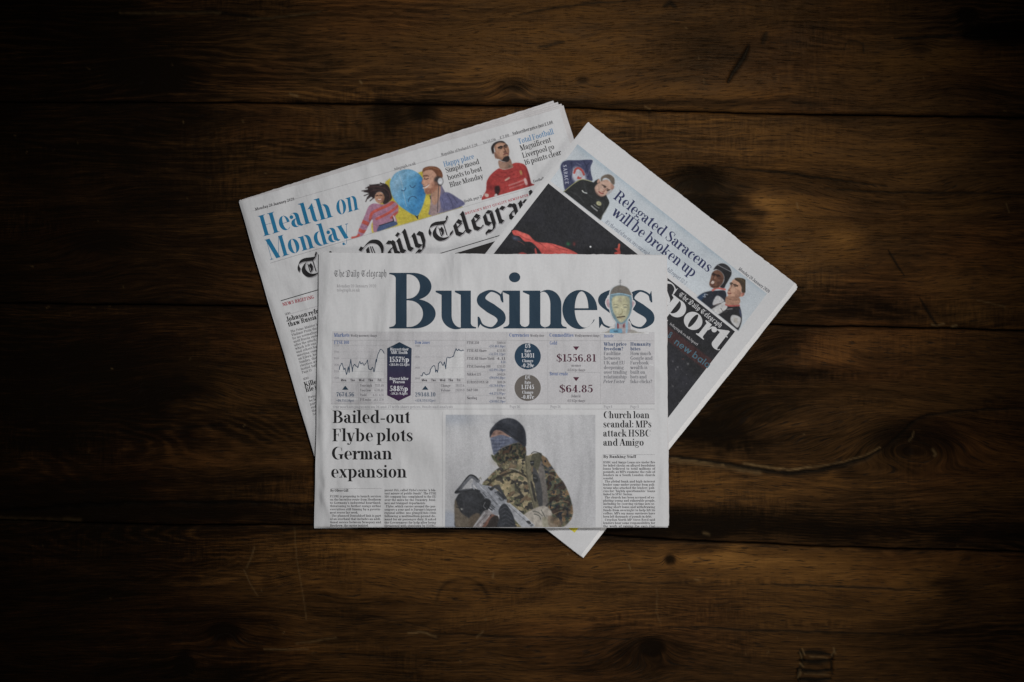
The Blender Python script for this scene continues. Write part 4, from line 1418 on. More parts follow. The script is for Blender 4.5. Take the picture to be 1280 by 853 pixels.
# ---- business section: lies on the other two
def build_business():
    r = biz.root('newspaper', 'newspaper with the big blue word Business, lying on top of the other two', 'newspaper', GROUP)
    biz.sheet('front_page', BIZ_C, 215, 170, 1.0, PAPER, rag=0.30, seed=2)
    biz.sheet('back_page', [(400, 317.5), (831, 320), (834.3, 659.5), (393.4, 660)], 80, 60, 0.0, PAPER_EDGE)
    inner_sheets(biz, [([(399.6, 316.6), (833.4, 319.2), (835.6, 657), (395, 657.6)], 0.8), ([(400.6, 317.4), (833.2, 318.6), (836.0, 657), (395.4, 657.6)], 0.55),
                       ([(400.6, 316.0), (832.0, 319.6), (835.6, 657), (395.6, 657.6)], 0.3)], 20)
    # nameplate
    d = Decal()
    for ch, x0, x1 in (('B', 486.6, 544.6), ('u', 544.6, 595.2), ('s', 596.0, 632.2), ('i', 628.6, 657.2), ('n', 653.6, 708.2), ('e', 703.0, 746.6), ('s', 747.6, 784.6), ('s', 782.6, 818.2)):
        g = glyph('serif', ch, 0.172, 0.026, 16)
        gx = g[0][..., 0]
        lo, hi = gx.min(), gx.max()
        cap = 69.5
        yb = 410.8
        qx = x0 + (gx - lo) / (hi - lo) * (x1 - x0)
        d.quads(np.stack([qx, yb - g[0][..., 1] * cap], -1), BLUE, g[1])
    d.build(biz, 'nameplate', r, label='large dark blue word Business across the top of the page')
    d = Decal()
    text(d, 'The Daily Telegraph', 417.5, 346.2, 8.6, (98, 97, 99), width=66, font='black', T=0.165, H=0.05, n=6)
    text(d, 'Monday 20 January 2020', 421, 359.4, 3.6, (138, 136, 138), width=49.5, T=0.15, H=0.07, n=4)
    text(d, 'telegraph.co.uk', 421, 364.6, 3.6, (138, 136, 138), width=29, T=0.15, H=0.07, n=4)
    d.build(biz, 'small_masthead', r)
    # illustration: a painted robot head between the letters
    A = Art([(748, 347), (812, 347), (812, 418), (748, 418)], 0.42, tone=(0.92, 0.95))
    A.poly([(750, 416.6), (758, 414.5), (766, 410), (790, 412), (798, 415), (809, 416.8)], (142, 138, 132), 0.6)
    A.poly([(770, 402), (786, 402), (787, 416), (770, 416)], (150, 140, 142), 0.4)
    A.poly([(771, 405), (773, 403), (773.5, 410), (771.5, 411)], (120, 60, 66)); A.poly([(778.5, 408), (780.5, 404), (780.5, 410)], (120, 60, 66))
    A.poly([(782.5, 402), (784.6, 401), (784.6, 414), (782.2, 416)], (130, 160, 178))
    A.poly([(769.5, 404), (771, 404), (771, 414), (769.5, 414)], (130, 160, 178))
    A.poly([(762.5, 411.5), (777.5, 411), (778, 416.6), (762, 416.8)], (96, 142, 168), sm=False)
    A.poly([(767, 413.4), (772, 413.2), (772, 415.2), (767, 415.3)], (60, 90, 112), sm=False)
    A.poly([(757.5, 378), (760, 373), (763, 380), (763, 386), (759.5, 384)], (168, 140, 146), 0.5)
    A.poly([(789, 376), (793.5, 379), (791, 384), (789, 387)], (168, 140, 146), 0.5)
    A.poly([(762, 371), (764, 362), (770, 357.6), (776, 356.8), (783, 358.8), (787.5, 364), (790, 373), (790, 386), (787, 396), (781, 403.5), (776, 405.5), (770, 403), (764.5, 394), (762, 384)], (104, 128, 140), 0.4)
    A.poly([(763.5, 369), (765, 362), (770, 357.8), (776, 356.8), (783, 358.8), (787.5, 364), (789, 370), (776, 367.8)], (104, 98, 92), 0.4)
    A.line([(764, 368.6), (776, 367.2), (788.5, 370)], 1.3, (126, 158, 176))
    A.poly([(766, 372), (776, 369.8), (785.5, 372), (787, 380), (786.5, 390), (783, 398), (777, 403.4), (772, 400), (767.5, 391), (765, 382)], (172, 168, 138), 0.5)
    A.poly([(781, 372), (786, 373), (787.4, 382), (785, 394), (780, 401), (783.5, 390), (784, 380)], (128, 130, 112), 0.9, op=0.7)
    A.blob(775.2, 375.2, 2.2, 2.4, (128, 122, 108), 0.8); A.blob(775.2, 375.2, 1.0, 1.1, (176, 168, 146), 0.9)
    for ex in (770.0, 781.6):
        A.line([(ex - 3, 381.6), (ex, 380.6), (ex + 2.8, 382)], 0.8, (96, 92, 78), 0.8); A.blob(ex, 384.3, 2.4, 0.95, (100, 102, 94), 0.85)
    A.line([(777, 386), (778, 391), (775.5, 393)], 0.9, (134, 128, 100), 0.8); A.blob(775, 393.6, 2.2, 0.8, (132, 122, 96), 0.6)
    A.line([(771.5, 396.8), (776, 396.4), (781, 395.8)], 1.3, (58, 48, 42)); A.blob(776.3, 398.2, 3.4, 0.8, (150, 132, 106), 0.7)
    A.blob(768, 389, 2, 4, (150, 146, 116), 0.5)
    A.line([(775.2, 357), (775.2, 350.5)], 0.7, (84, 84, 86)); A.line([(775, 352), (775.3, 350.6), (776.4, 350.4)], 0.7, (84, 84, 86)); A.line([(773.8, 353), (776.6, 353)], 0.6, (84, 84, 86))
    A.build(biz, 'robot_illustration', r, lift=0.00024, label='printed grey and yellow robot head in front of the blue letters')
    # markets panel
    pan = Decal()
    pan.poly4([(415.2, 414.6), (818.2, 415.4), (818.4, 505), (413.8, 505)], (161, 159, 161), -9)
    p_obj = pan.build(biz, 'market_panel', r, lift=0.00008, label='pale grey panel of market figures below the title')
    d = Decal()
    TT = dict(T=0.17, H=0.06, n=4)
    for x, s, w, s2, w2 in ((417.5, 'Markets', 19.4, 'Weekly movement change', 33), (636.4, 'Currencies', 24.8, 'Weekly close', 17.5), (686.6, 'Commodities', 30.4, 'Weekly movement change', 31)):
        text(d, s, x, 421.2, 4.6, LBLUE, width=w, **TT)
        text(d, s2, x + w + 1.4, 421.2, 3.2, (98, 96, 100), width=w2, T=0.2, H=0.08, n=3)
    text(d, 'Inside', 754.6, 422, 4.4, LBLUE, width=12.6, **TT)
    d.rule((414.8, 425.6), (633, 425.8), 0.5, FAINT); d.rule((635, 426), (818, 426.2), 0.5, FAINT)
    d.rule((413.8, 505.2), (818.4, 505.2), 0.5, (140, 138, 140)); d.rule((413.6, 511.6), (818.4, 511.6), 0.4, FAINT)
    for x in (516.4, 582.0, 633.6, 684.8, 750.7):
        d.rule((x, 415), (x, 505), 0.4, FAINT)
    d.rule((414.3, 478.0), (582, 478.5), 0.4, FAINT)
    # tables of indices
    idx = [('FTSE 250', '21889.54', '+253.46(1.16pc)'), ('FTSE All Share', '4257.93', '+51.17(1.22pc)'), ('FTSE All Share Yield', '4.11', '4.14'), ('FTSE Eurotop 100', '3235.13', '+42.09(1.28pc)'),
           ('Nikkei 225', '24041.26', '+190.69(0.80pc)'), ('EUROSTOXX 50', '3808.26', '+18.74(0.49pc)'), ('S&P 500', '3329.62', '+64.27(1.97pc)'), ('Nasdaq', '9388.94', '+210.08(2.29pc)')]
    for i, (a, b, c) in enumerate(idx):
        y = 430.2 + i * 9.86
        text(d, a, 583.4, y, 3.3, (84, 82, 86), T=0.18, H=0.08, n=3)
        text(d, b, 632, y, 3.1, (92, 90, 94), width=11, align='r', T=0.18, H=0.08, n=3)
        text(d, c, 632, y + 4.2, 3.1, (82, 92, 116), width=21 if i != 2 else 6, align='r', T=0.18, H=0.08, n=3)
        if i:
            d.rule((583, y - 4.6), (632.6, y - 4.6), 0.3, FAINT)
    for x0, rows in ((450, [('Year high', '7727.49'), ('Year low', '6599.48'), ('Yield', '4.33   4.31'), ('P/E ratio', '18.1   17.9')]), (551, [('Change', '29373.6'), ('Volume', '29289.9')])):
        for i, (a, b) in enumerate(rows):
            y = 483.6 + i * 5.9
            text(d, a, x0, y, 3.1, (96, 94, 98), T=0.18, H=0.08, n=3)
            text(d, b, x0 + 29.5, y, 2.9, (112, 110, 114), align='r', T=0.18, H=0.08, n=3)
            d.rule((x0 - 0.6, y + 1.7), (x0 + 30, y + 1.7), 0.3, FAINT)
        d.rule((x0 - 1.8, 479), (x0 - 1.8, 505), 0.3, FAINT)
    for cx, s, w, sub in ((431.6, '7674.56', 22.5, '+86.71(1.14pc)'), (531.6, '29348.10', 26, '+524.33(1.82pc)')):
        d.poly4([(cx - 4, 487.4), (cx + 4, 487.4), (cx + 0.05, 482.4), (cx - 0.05, 482.4)], BLUE, 0)
        text(d, s, cx, 495.8, 5.2, (48, 66, 86), width=w, align='c', **TT)
        text(d, sub, cx, 502.2, 3.0, (84, 92, 110), width=w, align='c', T=0.18, H=0.08, n=3)
    # commodities
    for y0, lab, big, w, s1, s2 in ((0, 'Gold', '$1556.81', 50, 'an ounce', '-4.45 (0.3pc change)'), (38.4, 'Brent crude', '$64.85', 43, 'Dollars bl.', '-0.13 (0.2pc change)')):
        text(d, lab, 687, 431 + y0, 4.2, LBLUE, width=9.5 if y0 == 0 else 23, **TT)
        cx = 720.2
        d.poly4([(cx - 0.05, 438.3 + y0), (cx + 0.05, 438.3 + y0), (cx + 3.9, 433.3 + y0), (cx - 3.9, 433.3 + y0)], MAROON, 0)
        text(d, big, cx, 452.3 + y0, 9.2, MAROON, width=w, align='c', T=0.17, H=0.05, n=6)
        text(d, s1, cx, 458.5 + y0, 3.2, (92, 88, 92), width=12, align='c', T=0.18, H=0.08, n=3)
        text(d, s2, cx, 464.2 + y0, 3.2, (100, 96, 100), width=23, align='c', T=0.18, H=0.08, n=3)
    d.rule((685, 465.8), (750, 465.8), 0.4, FAINT)
    for x, lines in ((754.6, [('What price', 28.8, 1), ('freedom?', 24.6, 1), ('Faultline', 21.4, 0), ('between', 20.6, 0), ('UK and EU', 26.6, 0), ('deepening', 25.4, 0), ('over trading', 29.4, 0), ('relationship', 28.8, 0), ('Peter Foster', 27, 2)]),
                     (787.8, [('Humanity', 26.2, 1), ('bites', 12.8, 1), ('How much', 26.4, 0), ('Google and', 28, 0), ('Facebook', 23, 0), ('wealth is', 21.6, 0), ('built on', 18.6, 0), ('bots and', 20.6, 0), ('fake clicks?', 27.6, 0)])):
        for i, (s, w, k) in enumerate(lines):
            text(d, s, x - (0.8 if k == 2 else 0), 432.4 + i * 5.84, 4.3, (44, 62, 92) if k == 1 else (84, 84, 90), width=w, T=0.19 if k == 1 else 0.15, H=0.05, n=4, ital=0.2 if k == 2 else 0)
        text(d, 'Page 8' if x < 760 else 'Page 4', x, 510.2, 3.3, (140, 138, 142), n=3, T=.17, H=.07)
    for x in (637, 688):
        text(d, 'Page 26', x, 510.2, 3.3, (140, 138, 142), n=3, T=.17, H=.07)
    text(d, 'Our markets pages are on 26 and 27 with share prices, funds and analysis', 416, 510.2, 3.0, (140, 138, 142), width=150, n=3, T=.17, H=.07)
    d.build(biz, 'figures_text', p_obj)
    # charts
    def chart(name, fill_top, pts, x0, x1, ys, ybase, days, lab, labx, axis):
        c = Decal()
        pts = np.array(pts, float)
        top = pts.copy()
        bot = pts.copy()
        bot[:, 1] = ybase
        c.quads(strip(top, bot), (172, 171, 172), -3)
        for i, y in enumerate(ys):
            c.rule((x0 + 8.5, y), (x1, y), 0.35, (150, 149, 152))
            text(c, axis[i], x0 + 0.3, y + 1.1, 2.4, (128, 126, 130), width=6.4, n=3, T=.18, H=.08)
        # jagged trace
        rr = np.random.default_rng(len(pts))
        fine = []
        for a, b in zip(pts[:-1], pts[1:]):
            fine.append(a)
            fine.append((a + b) / 2 + np.array([rr.uniform(-.3, .3), rr.uniform(-.9, .9)]))
        fine.append(pts[-1])
        fine = np.array(fine)
        for a, b in zip(fine[:-1], fine[1:]):
            c.rule(a, b + (b - a) * 0.04, 0.95, (26, 48, 68))
        for x, t in days:
            text(c, t, x, 476.8, 3.0, (62, 60, 64), align='c', n=3, T=.22, H=.09)
        text(c, lab, labx, 430.2, 4.2, LBLUE, width=19, **TT)
        c.build(biz, 'line_chart', p_obj, label=name)
    k = 8.366
    p1 = [(160, 440), (165, 405), (185, 370), (195, 395), (208, 440), (220, 420), (235, 490), (245, 450), (255, 405), (262, 470), (280, 330), (290, 410), (297, 460), (305, 400), (320, 380), (332, 402), (345, 405), (355, 420), (375, 350), (382, 372), (390, 375), (405, 365), (420, 395), (440, 370), (455, 335), (463, 400),
          (470, 435), (490, 440), (500, 425), (510, 415), (520, 460), (530, 440), (545, 330), (548, 360), (565, 275), (590, 225), (615, 240), (630, 268)]
    chart('line chart that dips and then jumps at its right end', 0, [(405 + a / k, 410 + b / k) for a, b in p1], 417.4, 481, [432.2, 440.1, 448.2, 456.4, 464.6, 472.8], 472.8,
          [(429.5, 'Mon'), (440.9, 'Tue'), (452.0, 'Wed'), (463.3, 'Thu'), (474.3, 'Fri')], 'FTSE 100', 417.5, ['7750', '7700', '7650', '7600', '7550', '7500'])
    p2 = [(92, 495), (100, 505), (112, 482), (130, 470), (145, 490), (160, 488), (175, 487), (190, 460), (200, 425), (215, 405), (237, 398), (247, 465), (255, 440), (265, 468), (276, 385), (283, 370), (297, 355), (312, 372), (325, 395), (340, 355), (353, 430), (362, 330), (370, 306), (385, 315), (400, 312), (418, 308), (435, 298), (447, 255),
          (455, 230), (462, 215), (475, 240), (490, 222), (510, 240), (525, 236), (540, 238)]
    chart('line chart that climbs steadily to the right', 0, [(515 + a / k, 410 + b / k) for a, b in p2], 518.2, 580, [432.7, 446.5, 460, 473.3], 473.3,
          [(530.5, 'Mon'), (541.9, 'Tue'), (553.2, 'Wed'), (563.4, 'Thu'), (573.2, 'Fri')], 'Dow Jones', 518.5, ['29400', '29200', '29000', '28800'])
    # share badge, blue into purple
    b = Decal()
    L = np.array([(499.4, 427.9), (483.9, 435.7), (483.9, 494.3), (498.2, 501.4)])
    R = np.array([(499.4, 427.9), (514.6, 435.7), (513.4, 494.3), (498.4, 501.4)])
    n = 16
    s0 = [0] + [0.06 + 0.86 * i / n for i in range(n + 1)] + [1]
    ys = np.interp(s0, [0, 0.06, 0.92, 1], [427.9, 435.7, 494.3, 501.4])
    lx = np.interp(ys, L[:, 1], L[:, 0])
    rx = np.interp(ys, R[:, 1], R[:, 0])
    for i in range(len(ys) - 1):
        f = (ys[i] - 428) / 73
        col = np.array((29, 45, 60)) * (1 - f) + np.array((52, 30, 58)) * f
        b.quads([(lx[i], ys[i]), (rx[i], ys[i]), (rx[i + 1], ys[i + 1]), (lx[i + 1], ys[i + 1])], col, -6)
    W = (176, 176, 180)
    for s, y, cap, w in (('Biggest riser', 438.4, 3.6, 23), ('NMC Health', 442.6, 3.6, 21), ('1557½p', 452.8, 6.6, 25), ('+285.0(+22.4pc)', 457.4, 3.0, 26), ('Biggest faller', 475.2, 3.6, 23.5), ('Pearson', 479.2, 3.4, 15), ('588½p', 489.2, 6.6, 23), ('-59.2(-9.1pc)', 493.6, 3.0, 22)):
        text(b, s, 499 if y < 470 else 498.6, y, cap, W, width=w, align='c', T=0.2, H=0.07, n=4, k0=2)
    b.build(biz, 'share_badge', p_obj, lift=0.00022, label='six-sided badge shading from dark blue to purple')
    for y, col, s in ((445.6, (29, 50, 68), ('£/$', 'Rate', '1.3031', 'Change', '-0.29c')), (485, (88, 83, 79), ('£/€', 'Rate', '1.1745', 'Change', '-0.07c'))):
        b = Decal()
        b.disc(659.6, y, 16.4, col, 44, -6)
        for t, dy, cap, w in zip(s, (-10.8, -5.0, 1.6, 7.4, 13.8), (5, 3.8, 5.4, 3.8, 5), (7, 8, 16.5, 14, 16)):
            text(b, t, 659.6, y + dy, cap, W, width=w, align='c', T=0.2, H=0.07, n=4, k0=2)
        b.build(biz, 'currency_badge', p_obj, lift=0.00022, label='round dark blue currency badge' if y < 460 else 'round brown grey currency badge')
    # stories
    for lines, nm in (([('Bailed-out', 415.6, 529.0, 97.6), ('Flybe plots', 415.2, 551.8, 101), ('German', 414, 574.5, 76.6), ('expansion', 413.2, 597.2, 95.6)], 15.6),
                      ([('Church loan', 754.2, 523.0, 57.8), ('scandal: MPs', 754.0, 534.5, 60.4), ('attack HSBC', 753.8, 545.9, 59.6), ('and Amigo', 753.8, 557.3, 51.2)], 8.5)):
        d = Decal()
        for s, x, y, w in lines:
            text(d, s, x, y, nm, (20, 19, 20), width=w, T=0.168, H=0.034, n=8)
        d.build(biz, 'headline', r)
    TXT = (68, 66, 68)
    d = Decal()
    d.rule((413.5, 610.8), (477.5, 610.8), 0.4, FAINT)
    text(d, 'By Oliver Gill', 412.8, 614.8, 3.2, (60, 58, 60), width=22.6, n=3, T=0.2, H=0.07)
    para(d, ['FLYBE is preparing to launch services', 'on the lucrative route from Heathrow', "to Germany's industrial heartland,", 'threatening to further enrage airline', 'executives still fuming by a govern-', 'ment rescue last week.|', ' The planned Dusseldorf link is part', 'of an overhaul that includes an addi-', 'tional service between Newquay and', 'Heathrow, the carrier insisted.|'],
         412.4, 621.9, 4.05, 64, 2.75, TXT)
    d.build(biz, 'article_column', r)
    d = Decal()
    para(d, ["parent IAG, called Flybe's rescue “a bla-", 'tant misuse of public funds”. The FTSE', '100 company has complained to the EU', 'over the move by the Treasury, busi-', 'ness and transport departments.|', ' Flybe, which carries around the pas-', "sengers a year and is Europe's biggest", 'regional airline, was plunged into crisis', 'following a multimillion-pound de-', 'mand for air passenger duty. It asked', 'the Government for help after being', 'threatened with shutdown by HMRC.'],
         480.6, 614.2, 4.05, 64.6, 2.75, TXT)
    d.rule((553, 515), (553, 658), 0.35, FAINT)
    d.build(biz, 'article_column', r)
    d = Decal()
    d.rule((753.4, 568.6), (818.6, 568.6), 0.4, FAINT); d.rule((752.9, 569), (752.4, 658), 0.35, FAINT)
    text(d, 'By Gregory Moneylender' if False else 'By Banking Staff', 754, 572.6, 3.4, (60, 58, 60), width=41, n=3, T=0.2, H=0.07)
    para(d, ['HSBC and Amigo Loans are under fire', 'for failed checks on alleged fraudulent', 'loans believed to total millions of', 'pounds, as MPs examine the role of', 'lenders in a South London church', 'scandal.|', ' The global bank and high-interest', 'lender came under scrutiny from poli-', "ticians who attacked the lenders' poli-", 'cies for “highly questionable” loans', 'linked to SPAC Nation.|', ' The church has been accused of ex-', 'ploiting young and vulnerable people,', 'including by coercing victims into se-', 'curing short loans and withdrawing', 'funds from overnight to help lift its', 'coffers. MPs say many survivors have', 'been left thousands of pounds in debt.|', ' Croydon North MP Steve Reed said', 'lenders bear some responsibility for', 'the work of raising the cash that'],
         754, 579.4, 3.99, 65, 2.75, TXT)
    d.build(biz, 'article_column', r)
    build_soldier(r)


def camo(pal, sc, seed):
    def f(X, Y, c):
        a = fbm(X * sc + Y * sc * 0.3, Y * sc, seed, 3)
        b = fbm(X * sc * 1.4, Y * sc * 1.4 - X * sc * 0.4, seed + 7, 3)
        e = fbm(X * sc * 1.8, Y * sc * 1.8, seed + 17, 2)
        o = np.empty(X.shape + (3,))
        o[:] = pal[0]
        for m, cc in ((smooth(0.50, 0.56, a), pal[1]), (smooth(0.54, 0.59, b), pal[2]), (smooth(0.60, 0.65, e), pal[3]), (smooth(0.60, 0.65, 1 - a), pal[4])):
            o = o * (1 - m[..., None]) + np.array(cc, float) * m[..., None]
        return o + (fbm(X * 0.8, Y * 0.8, seed + 3, 2)[..., None] - 0.5) * 26
    return f


def build_soldier(parent):
    A = Art([(557.2, 518.6), (744.2, 518.8), (744.6, 659.0), (556.4, 659.2)], 0.5, (182, 181, 184), tone=(0.88, 0.84))
    Z = lambda pts: [(540 + a / 4.063, 500 + b / 4.063) for a, b in pts]
    X, Y = A.X, A.Y
    A.rgb += ((fbm(X / 70, Y / 50, 3, 3) - 0.5) * 26 - 8 * smooth(640, 744, X))[..., None] * np.ones(3)
    A.blob(566, 523, 26, 9, (148, 154, 166), 0.7); A.poly([(556, 640), (566, 641), (577, 650), (577, 660), (556, 660)], (150, 156, 170), 2.0, op=0.8)
    A.rgb += (7 * (vnoise(X / 6, Y / 60, 9) - 0.5))[..., None]
    A.snap = A.rgb.copy()
    # body, in the order things overlap
    cm = camo([(122, 114, 86), (152, 136, 104), (88, 88, 66), (56, 54, 50), (104, 86, 66)], 0.125, 5)
    cd = camo([(62, 60, 50), (86, 76, 56), (50, 56, 42), (34, 34, 36), (74, 56, 44)], 0.20, 9)
    cs = camo([(84, 86, 68), (122, 96, 68), (58, 66, 56), (36, 40, 50), (58, 46, 40)], 0.13, 14)
    body = A.poly(Z([(255, 430), (285, 395), (330, 352), (400, 312), (470, 290), (520, 272), (560, 282), (590, 315), (560, 400), (540, 560), (500, 650), (400, 650), (330, 560), (270, 470)]), (110, 100, 75), 0.4, tex=cm)
    A.poly(Z([(540, 285), (570, 288), (600, 325), (640, 385), (672, 425), (700, 490), (716, 560), (708, 605), (680, 636), (655, 648), (590, 648), (585, 560), (575, 430)]), (80, 80, 66), 0.4, tex=cs)
    A.poly(Z([(540, 330), (562, 320), (580, 420), (590, 560), (560, 570), (545, 460)]), (104, 98, 94), 0.5)
    # folds: dark gaps in the cloth
    for pts, w, c, o in (([(275, 440), (330, 395), (420, 365), (470, 385)], 2.6, (40, 38, 34), 0.75), ([(345, 372), (390, 350), (415, 360)], 1.6, (46, 42, 38), 0.7), ([(395, 350), (420, 352), (440, 362)], 1.6, (170, 164, 150), 0.6),
                         ([(580, 540), (620, 500), (660, 480)], 2.2, (40, 38, 40), 0.7), ([(600, 560), (650, 545), (700, 560)], 2.4, (36, 36, 40), 0.6), ([(600, 480), (640, 440), (665, 430)], 1.8, (38, 44, 50), 0.6), ([(615, 605), (660, 590), (705, 590)], 2.0, (46, 42, 40), 0.6),
                         ([(560, 330), (585, 350), (600, 400)], 2.0, (44, 48, 56), 0.6), ([(610, 530), (660, 515), (690, 520)], 1.4, (150, 124, 90), 0.6), ([(575, 400), (600, 380), (640, 400)], 1.6, (150, 128, 98), 0.45), ([(620, 580), (660, 565), (690, 575)], 1.2, (140, 116, 90), 0.6)):
        A.line(Z(pts), w, c, o)
    # collar and head
    A.poly(Z([(316, 280), (345, 246), (400, 222), (440, 214), (470, 224), (476, 292), (420, 306), (350, 342), (328, 322)]), (60, 56, 48), 0.4, tex=cd)
    A.line(Z([(345, 250), (400, 226), (440, 218), (468, 228)]), 1.2, (104, 98, 86), 0.8)
    A.poly(Z([(300, 280), (316, 286), (326, 318), (312, 306)]), (74, 76, 54), 0.5)
    A.poly(Z([(296, 188), (315, 152), (360, 150), (400, 185), (360, 196), (305, 196)]), (150, 116, 104), 0.4)
    A.blob(*Z([(312, 172)])[0], 2.0, 1.6, (86, 62, 56), 0.7); A.blob(*Z([(346, 168)])[0], 2.6, 1.3, (96, 70, 62), 0.7); A.blob(*Z([(330, 178)])[0], 1.6, 2.2, (176, 136, 120), 0.6)
    A.poly(Z([(297, 194), (318, 186), (350, 178), (390, 188), (438, 212), (404, 224), (350, 246), (317, 280), (306, 250), (300, 215)]), (92, 98, 118), 0.4)
    for i in range(9):
        yy = 196 + i * 9
        A.line(Z([(300 + i * 1.5, yy + 2), (340, yy + 4 - i), (390 - i * 6, yy - 2)]), 0.7, (56, 62, 88) if i % 2 else (124, 130, 152), 0.55)
    for i in range(6):
        A.line(Z([(310 + i * 16, 192), (314 + i * 14, 222), (318 + i * 9, 256)]), 0.6, (60, 66, 92), 0.35)
    A.poly(Z([(294, 192), (294, 160), (318, 126), (350, 101), (390, 93), (430, 104), (465, 140), (477, 180), (475, 238), (440, 215), (395, 186), (352, 158), (318, 156), (302, 180)]), (46, 49, 58), 0.4)
    A.line(Z([(300, 172), (325, 148), (365, 150), (410, 182), (466, 224)]), 1.0, (30, 31, 36), 0.8)
    A.line(Z([(310, 140), (345, 118), (400, 120), (450, 160)]), 2.2, (66, 68, 76), 0.35); A.blob(*Z([(380, 105)])[0], 7, 2.4, (74, 76, 84), 0.5)
    # straps
    A.poly(Z([(505, 282), (556, 272), (548, 330), (530, 360), (512, 340)]), (74, 72, 58), 0.35)
    A.poly(Z([(512, 345), (540, 375), (560, 470), (560, 545), (545, 545), (522, 440)]), (64, 64, 66), 0.35)
    A.poly(Z([(472, 284), (503, 284), (506, 390), (522, 470), (548, 560), (518, 568), (495, 470), (478, 380)]), (106, 100, 80), 0.3, sm=False)
    A.line(Z([(476, 290), (484, 390), (500, 470), (524, 562)]), 0.7, (66, 62, 48), 0.8)
    A.line(Z([(505, 272), (520, 264), (545, 270), (550, 280)]), 0.9, (40, 40, 38), 0.9)
    A.poly(Z([(498, 310), (520, 308), (518, 332), (500, 332)]), (40, 41, 42), 0.2, sm=False); A.line(Z([(502, 320), (514, 318)]), 0.8, (120, 120, 118))
    A.poly(Z([(512, 380), (534, 384), (536, 415), (516, 420)]), (42, 43, 44), 0.3); A.line(Z([(517, 396), (530, 398)]), 0.7, (110, 110, 110))
    A.poly(Z([(500, 420), (512, 425), (530, 510), (518, 505)]), (50, 48, 46), 0.4)
    # right cuff and hand
    A.poly(Z([(460, 592), (520, 552), (575, 540), (610, 575), (600, 620), (640, 640), (600, 650), (470, 650)]), (158, 150, 140), 0.5)
    for pts in ([(512, 565), (540, 572), (560, 590)], [(520, 580), (545, 590), (552, 606)], [(555, 560), (575, 600), (580, 640)]):
        A.line(Z(pts), 1.2, (78, 80, 76), 0.8)
    A.poly(Z([(560, 600), (585, 600), (590, 648), (566, 648)]), (142, 136, 118), 0.5); A.poly(Z([(590, 590), (640, 605), (655, 645), (600, 648)]), (112, 94, 76), 0.6, op=0.7)
    # helmet and arm at lower left
    A.poly(Z([(116, 540), (122, 500), (148, 470), (210, 458), (262, 475), (280, 520), (262, 600), (235, 650), (125, 650), (116, 600)]), (52, 53, 57), 0.4)
    A.poly(Z([(114, 560), (118, 505), (132, 540), (150, 575), (185, 600), (200, 620), (190, 650), (124, 650)]), (98, 88, 76), 0.6)
    A.blob(*Z([(190, 500)])[0], 9, 6, (68, 70, 76), 0.5, 20); A.blob(*Z([(150, 555)])[0], 1.6, 1.2, (176, 172, 168), 0.8); A.line(Z([(124, 545), (140, 550), (150, 570)]), 1.2, (40, 40, 42), 0.8)
    A.poly(Z([(190, 600), (230, 575), (250, 600), (222, 650), (190, 650)]), (92, 80, 68), 0.6)
    # rifle
    A.poly(Z([(262, 566), (282, 556), (334, 588), (280, 648), (206, 648)]), (142, 136, 138), 0.3, sm=False)
    A.poly(Z([(300, 580), (334, 588), (292, 648), (252, 648)]), (112, 72, 58), 0.4, sm=False, op=0.85); A.line(Z([(268, 572), (212, 644)]), 1.2, (182, 180, 182), 0.8); A.line(Z([(322, 590), (276, 646)]), 1.3, (44, 40, 40), 0.9)
    A.poly(Z([(300, 600), (335, 590), (340, 650), (282, 650)]), (52, 46, 44), 0.4)
    for q in ((296, 588), (262, 626)):
        A.blob(*Z([q])[0], 0.9, 0.9, (50, 44, 44), 0.9)
    A.poly(Z([(205, 415), (222, 398), (250, 430), (300, 440), (345, 470), (378, 505), (372, 540), (338, 585), (312, 578), (276, 530), (262, 490), (232, 455)]), (138, 140, 148), 0.25)
    A.line(Z([(228, 420), (270, 462), (330, 520), (352, 540)]), 0.8, (168, 170, 178), 0.8); A.line(Z([(246, 470), (286, 520), (320, 560)]), 0.9, (74, 76, 82), 0.8)
    A.poly(Z([(318, 470), (336, 462), (372, 500), (360, 514)]), (62, 64, 70), 0.25, sm=False); A.line(Z([(326, 474), (358, 506)]), 0.8, (150, 152, 158), 0.8)
    A.poly(Z([(310, 440), (340, 430), (352, 452), (378, 500), (366, 500), (340, 462)]), (54, 55, 60), 0.25); A.poly(Z([(292, 452), (310, 440), (316, 450), (300, 462)]), (56, 58, 62), 0.25)
    A.poly(Z([(250, 520), (276, 500), (300, 520), (282, 560), (262, 545)]), (46, 47, 50), 0.4); A.line(Z([(296, 540), (312, 556)]), 0.8, (60, 62, 66)); A.line(Z([(302, 532), (318, 548)]), 0.8, (60, 62, 66))
    # carry handle loop
    m = A.inside(Z([(134, 464), (192, 402), (216, 412), (200, 440), (176, 462)]))
    A.lay(A.blur(m, 0.3), (160, 159, 162))
    A.line(Z([(126, 468), (152, 438), (192, 394), (214, 394), (234, 412)]), 4.6, (98, 100, 107)); A.line(Z([(124, 470), (164, 462), (214, 456)]), 4.0, (82, 84, 90))
    A.line(Z([(118, 472), (148, 436), (188, 386), (214, 387), (232, 404)]), 1.8, (46, 47, 51)); A.line(Z([(124, 462), (190, 390)]), 1.0, (112, 114, 120), 0.8)
    A.line(Z([(122, 468), (160, 466), (215, 458), (240, 464)]), 2.6, (50, 51, 55)); A.line(Z([(216, 410), (204, 436), (214, 452)]), 2.0, (146, 148, 156))
    A.line(Z([(240, 402), (246, 394), (250, 404)]), 0.8, (128, 122, 104), 0.8)
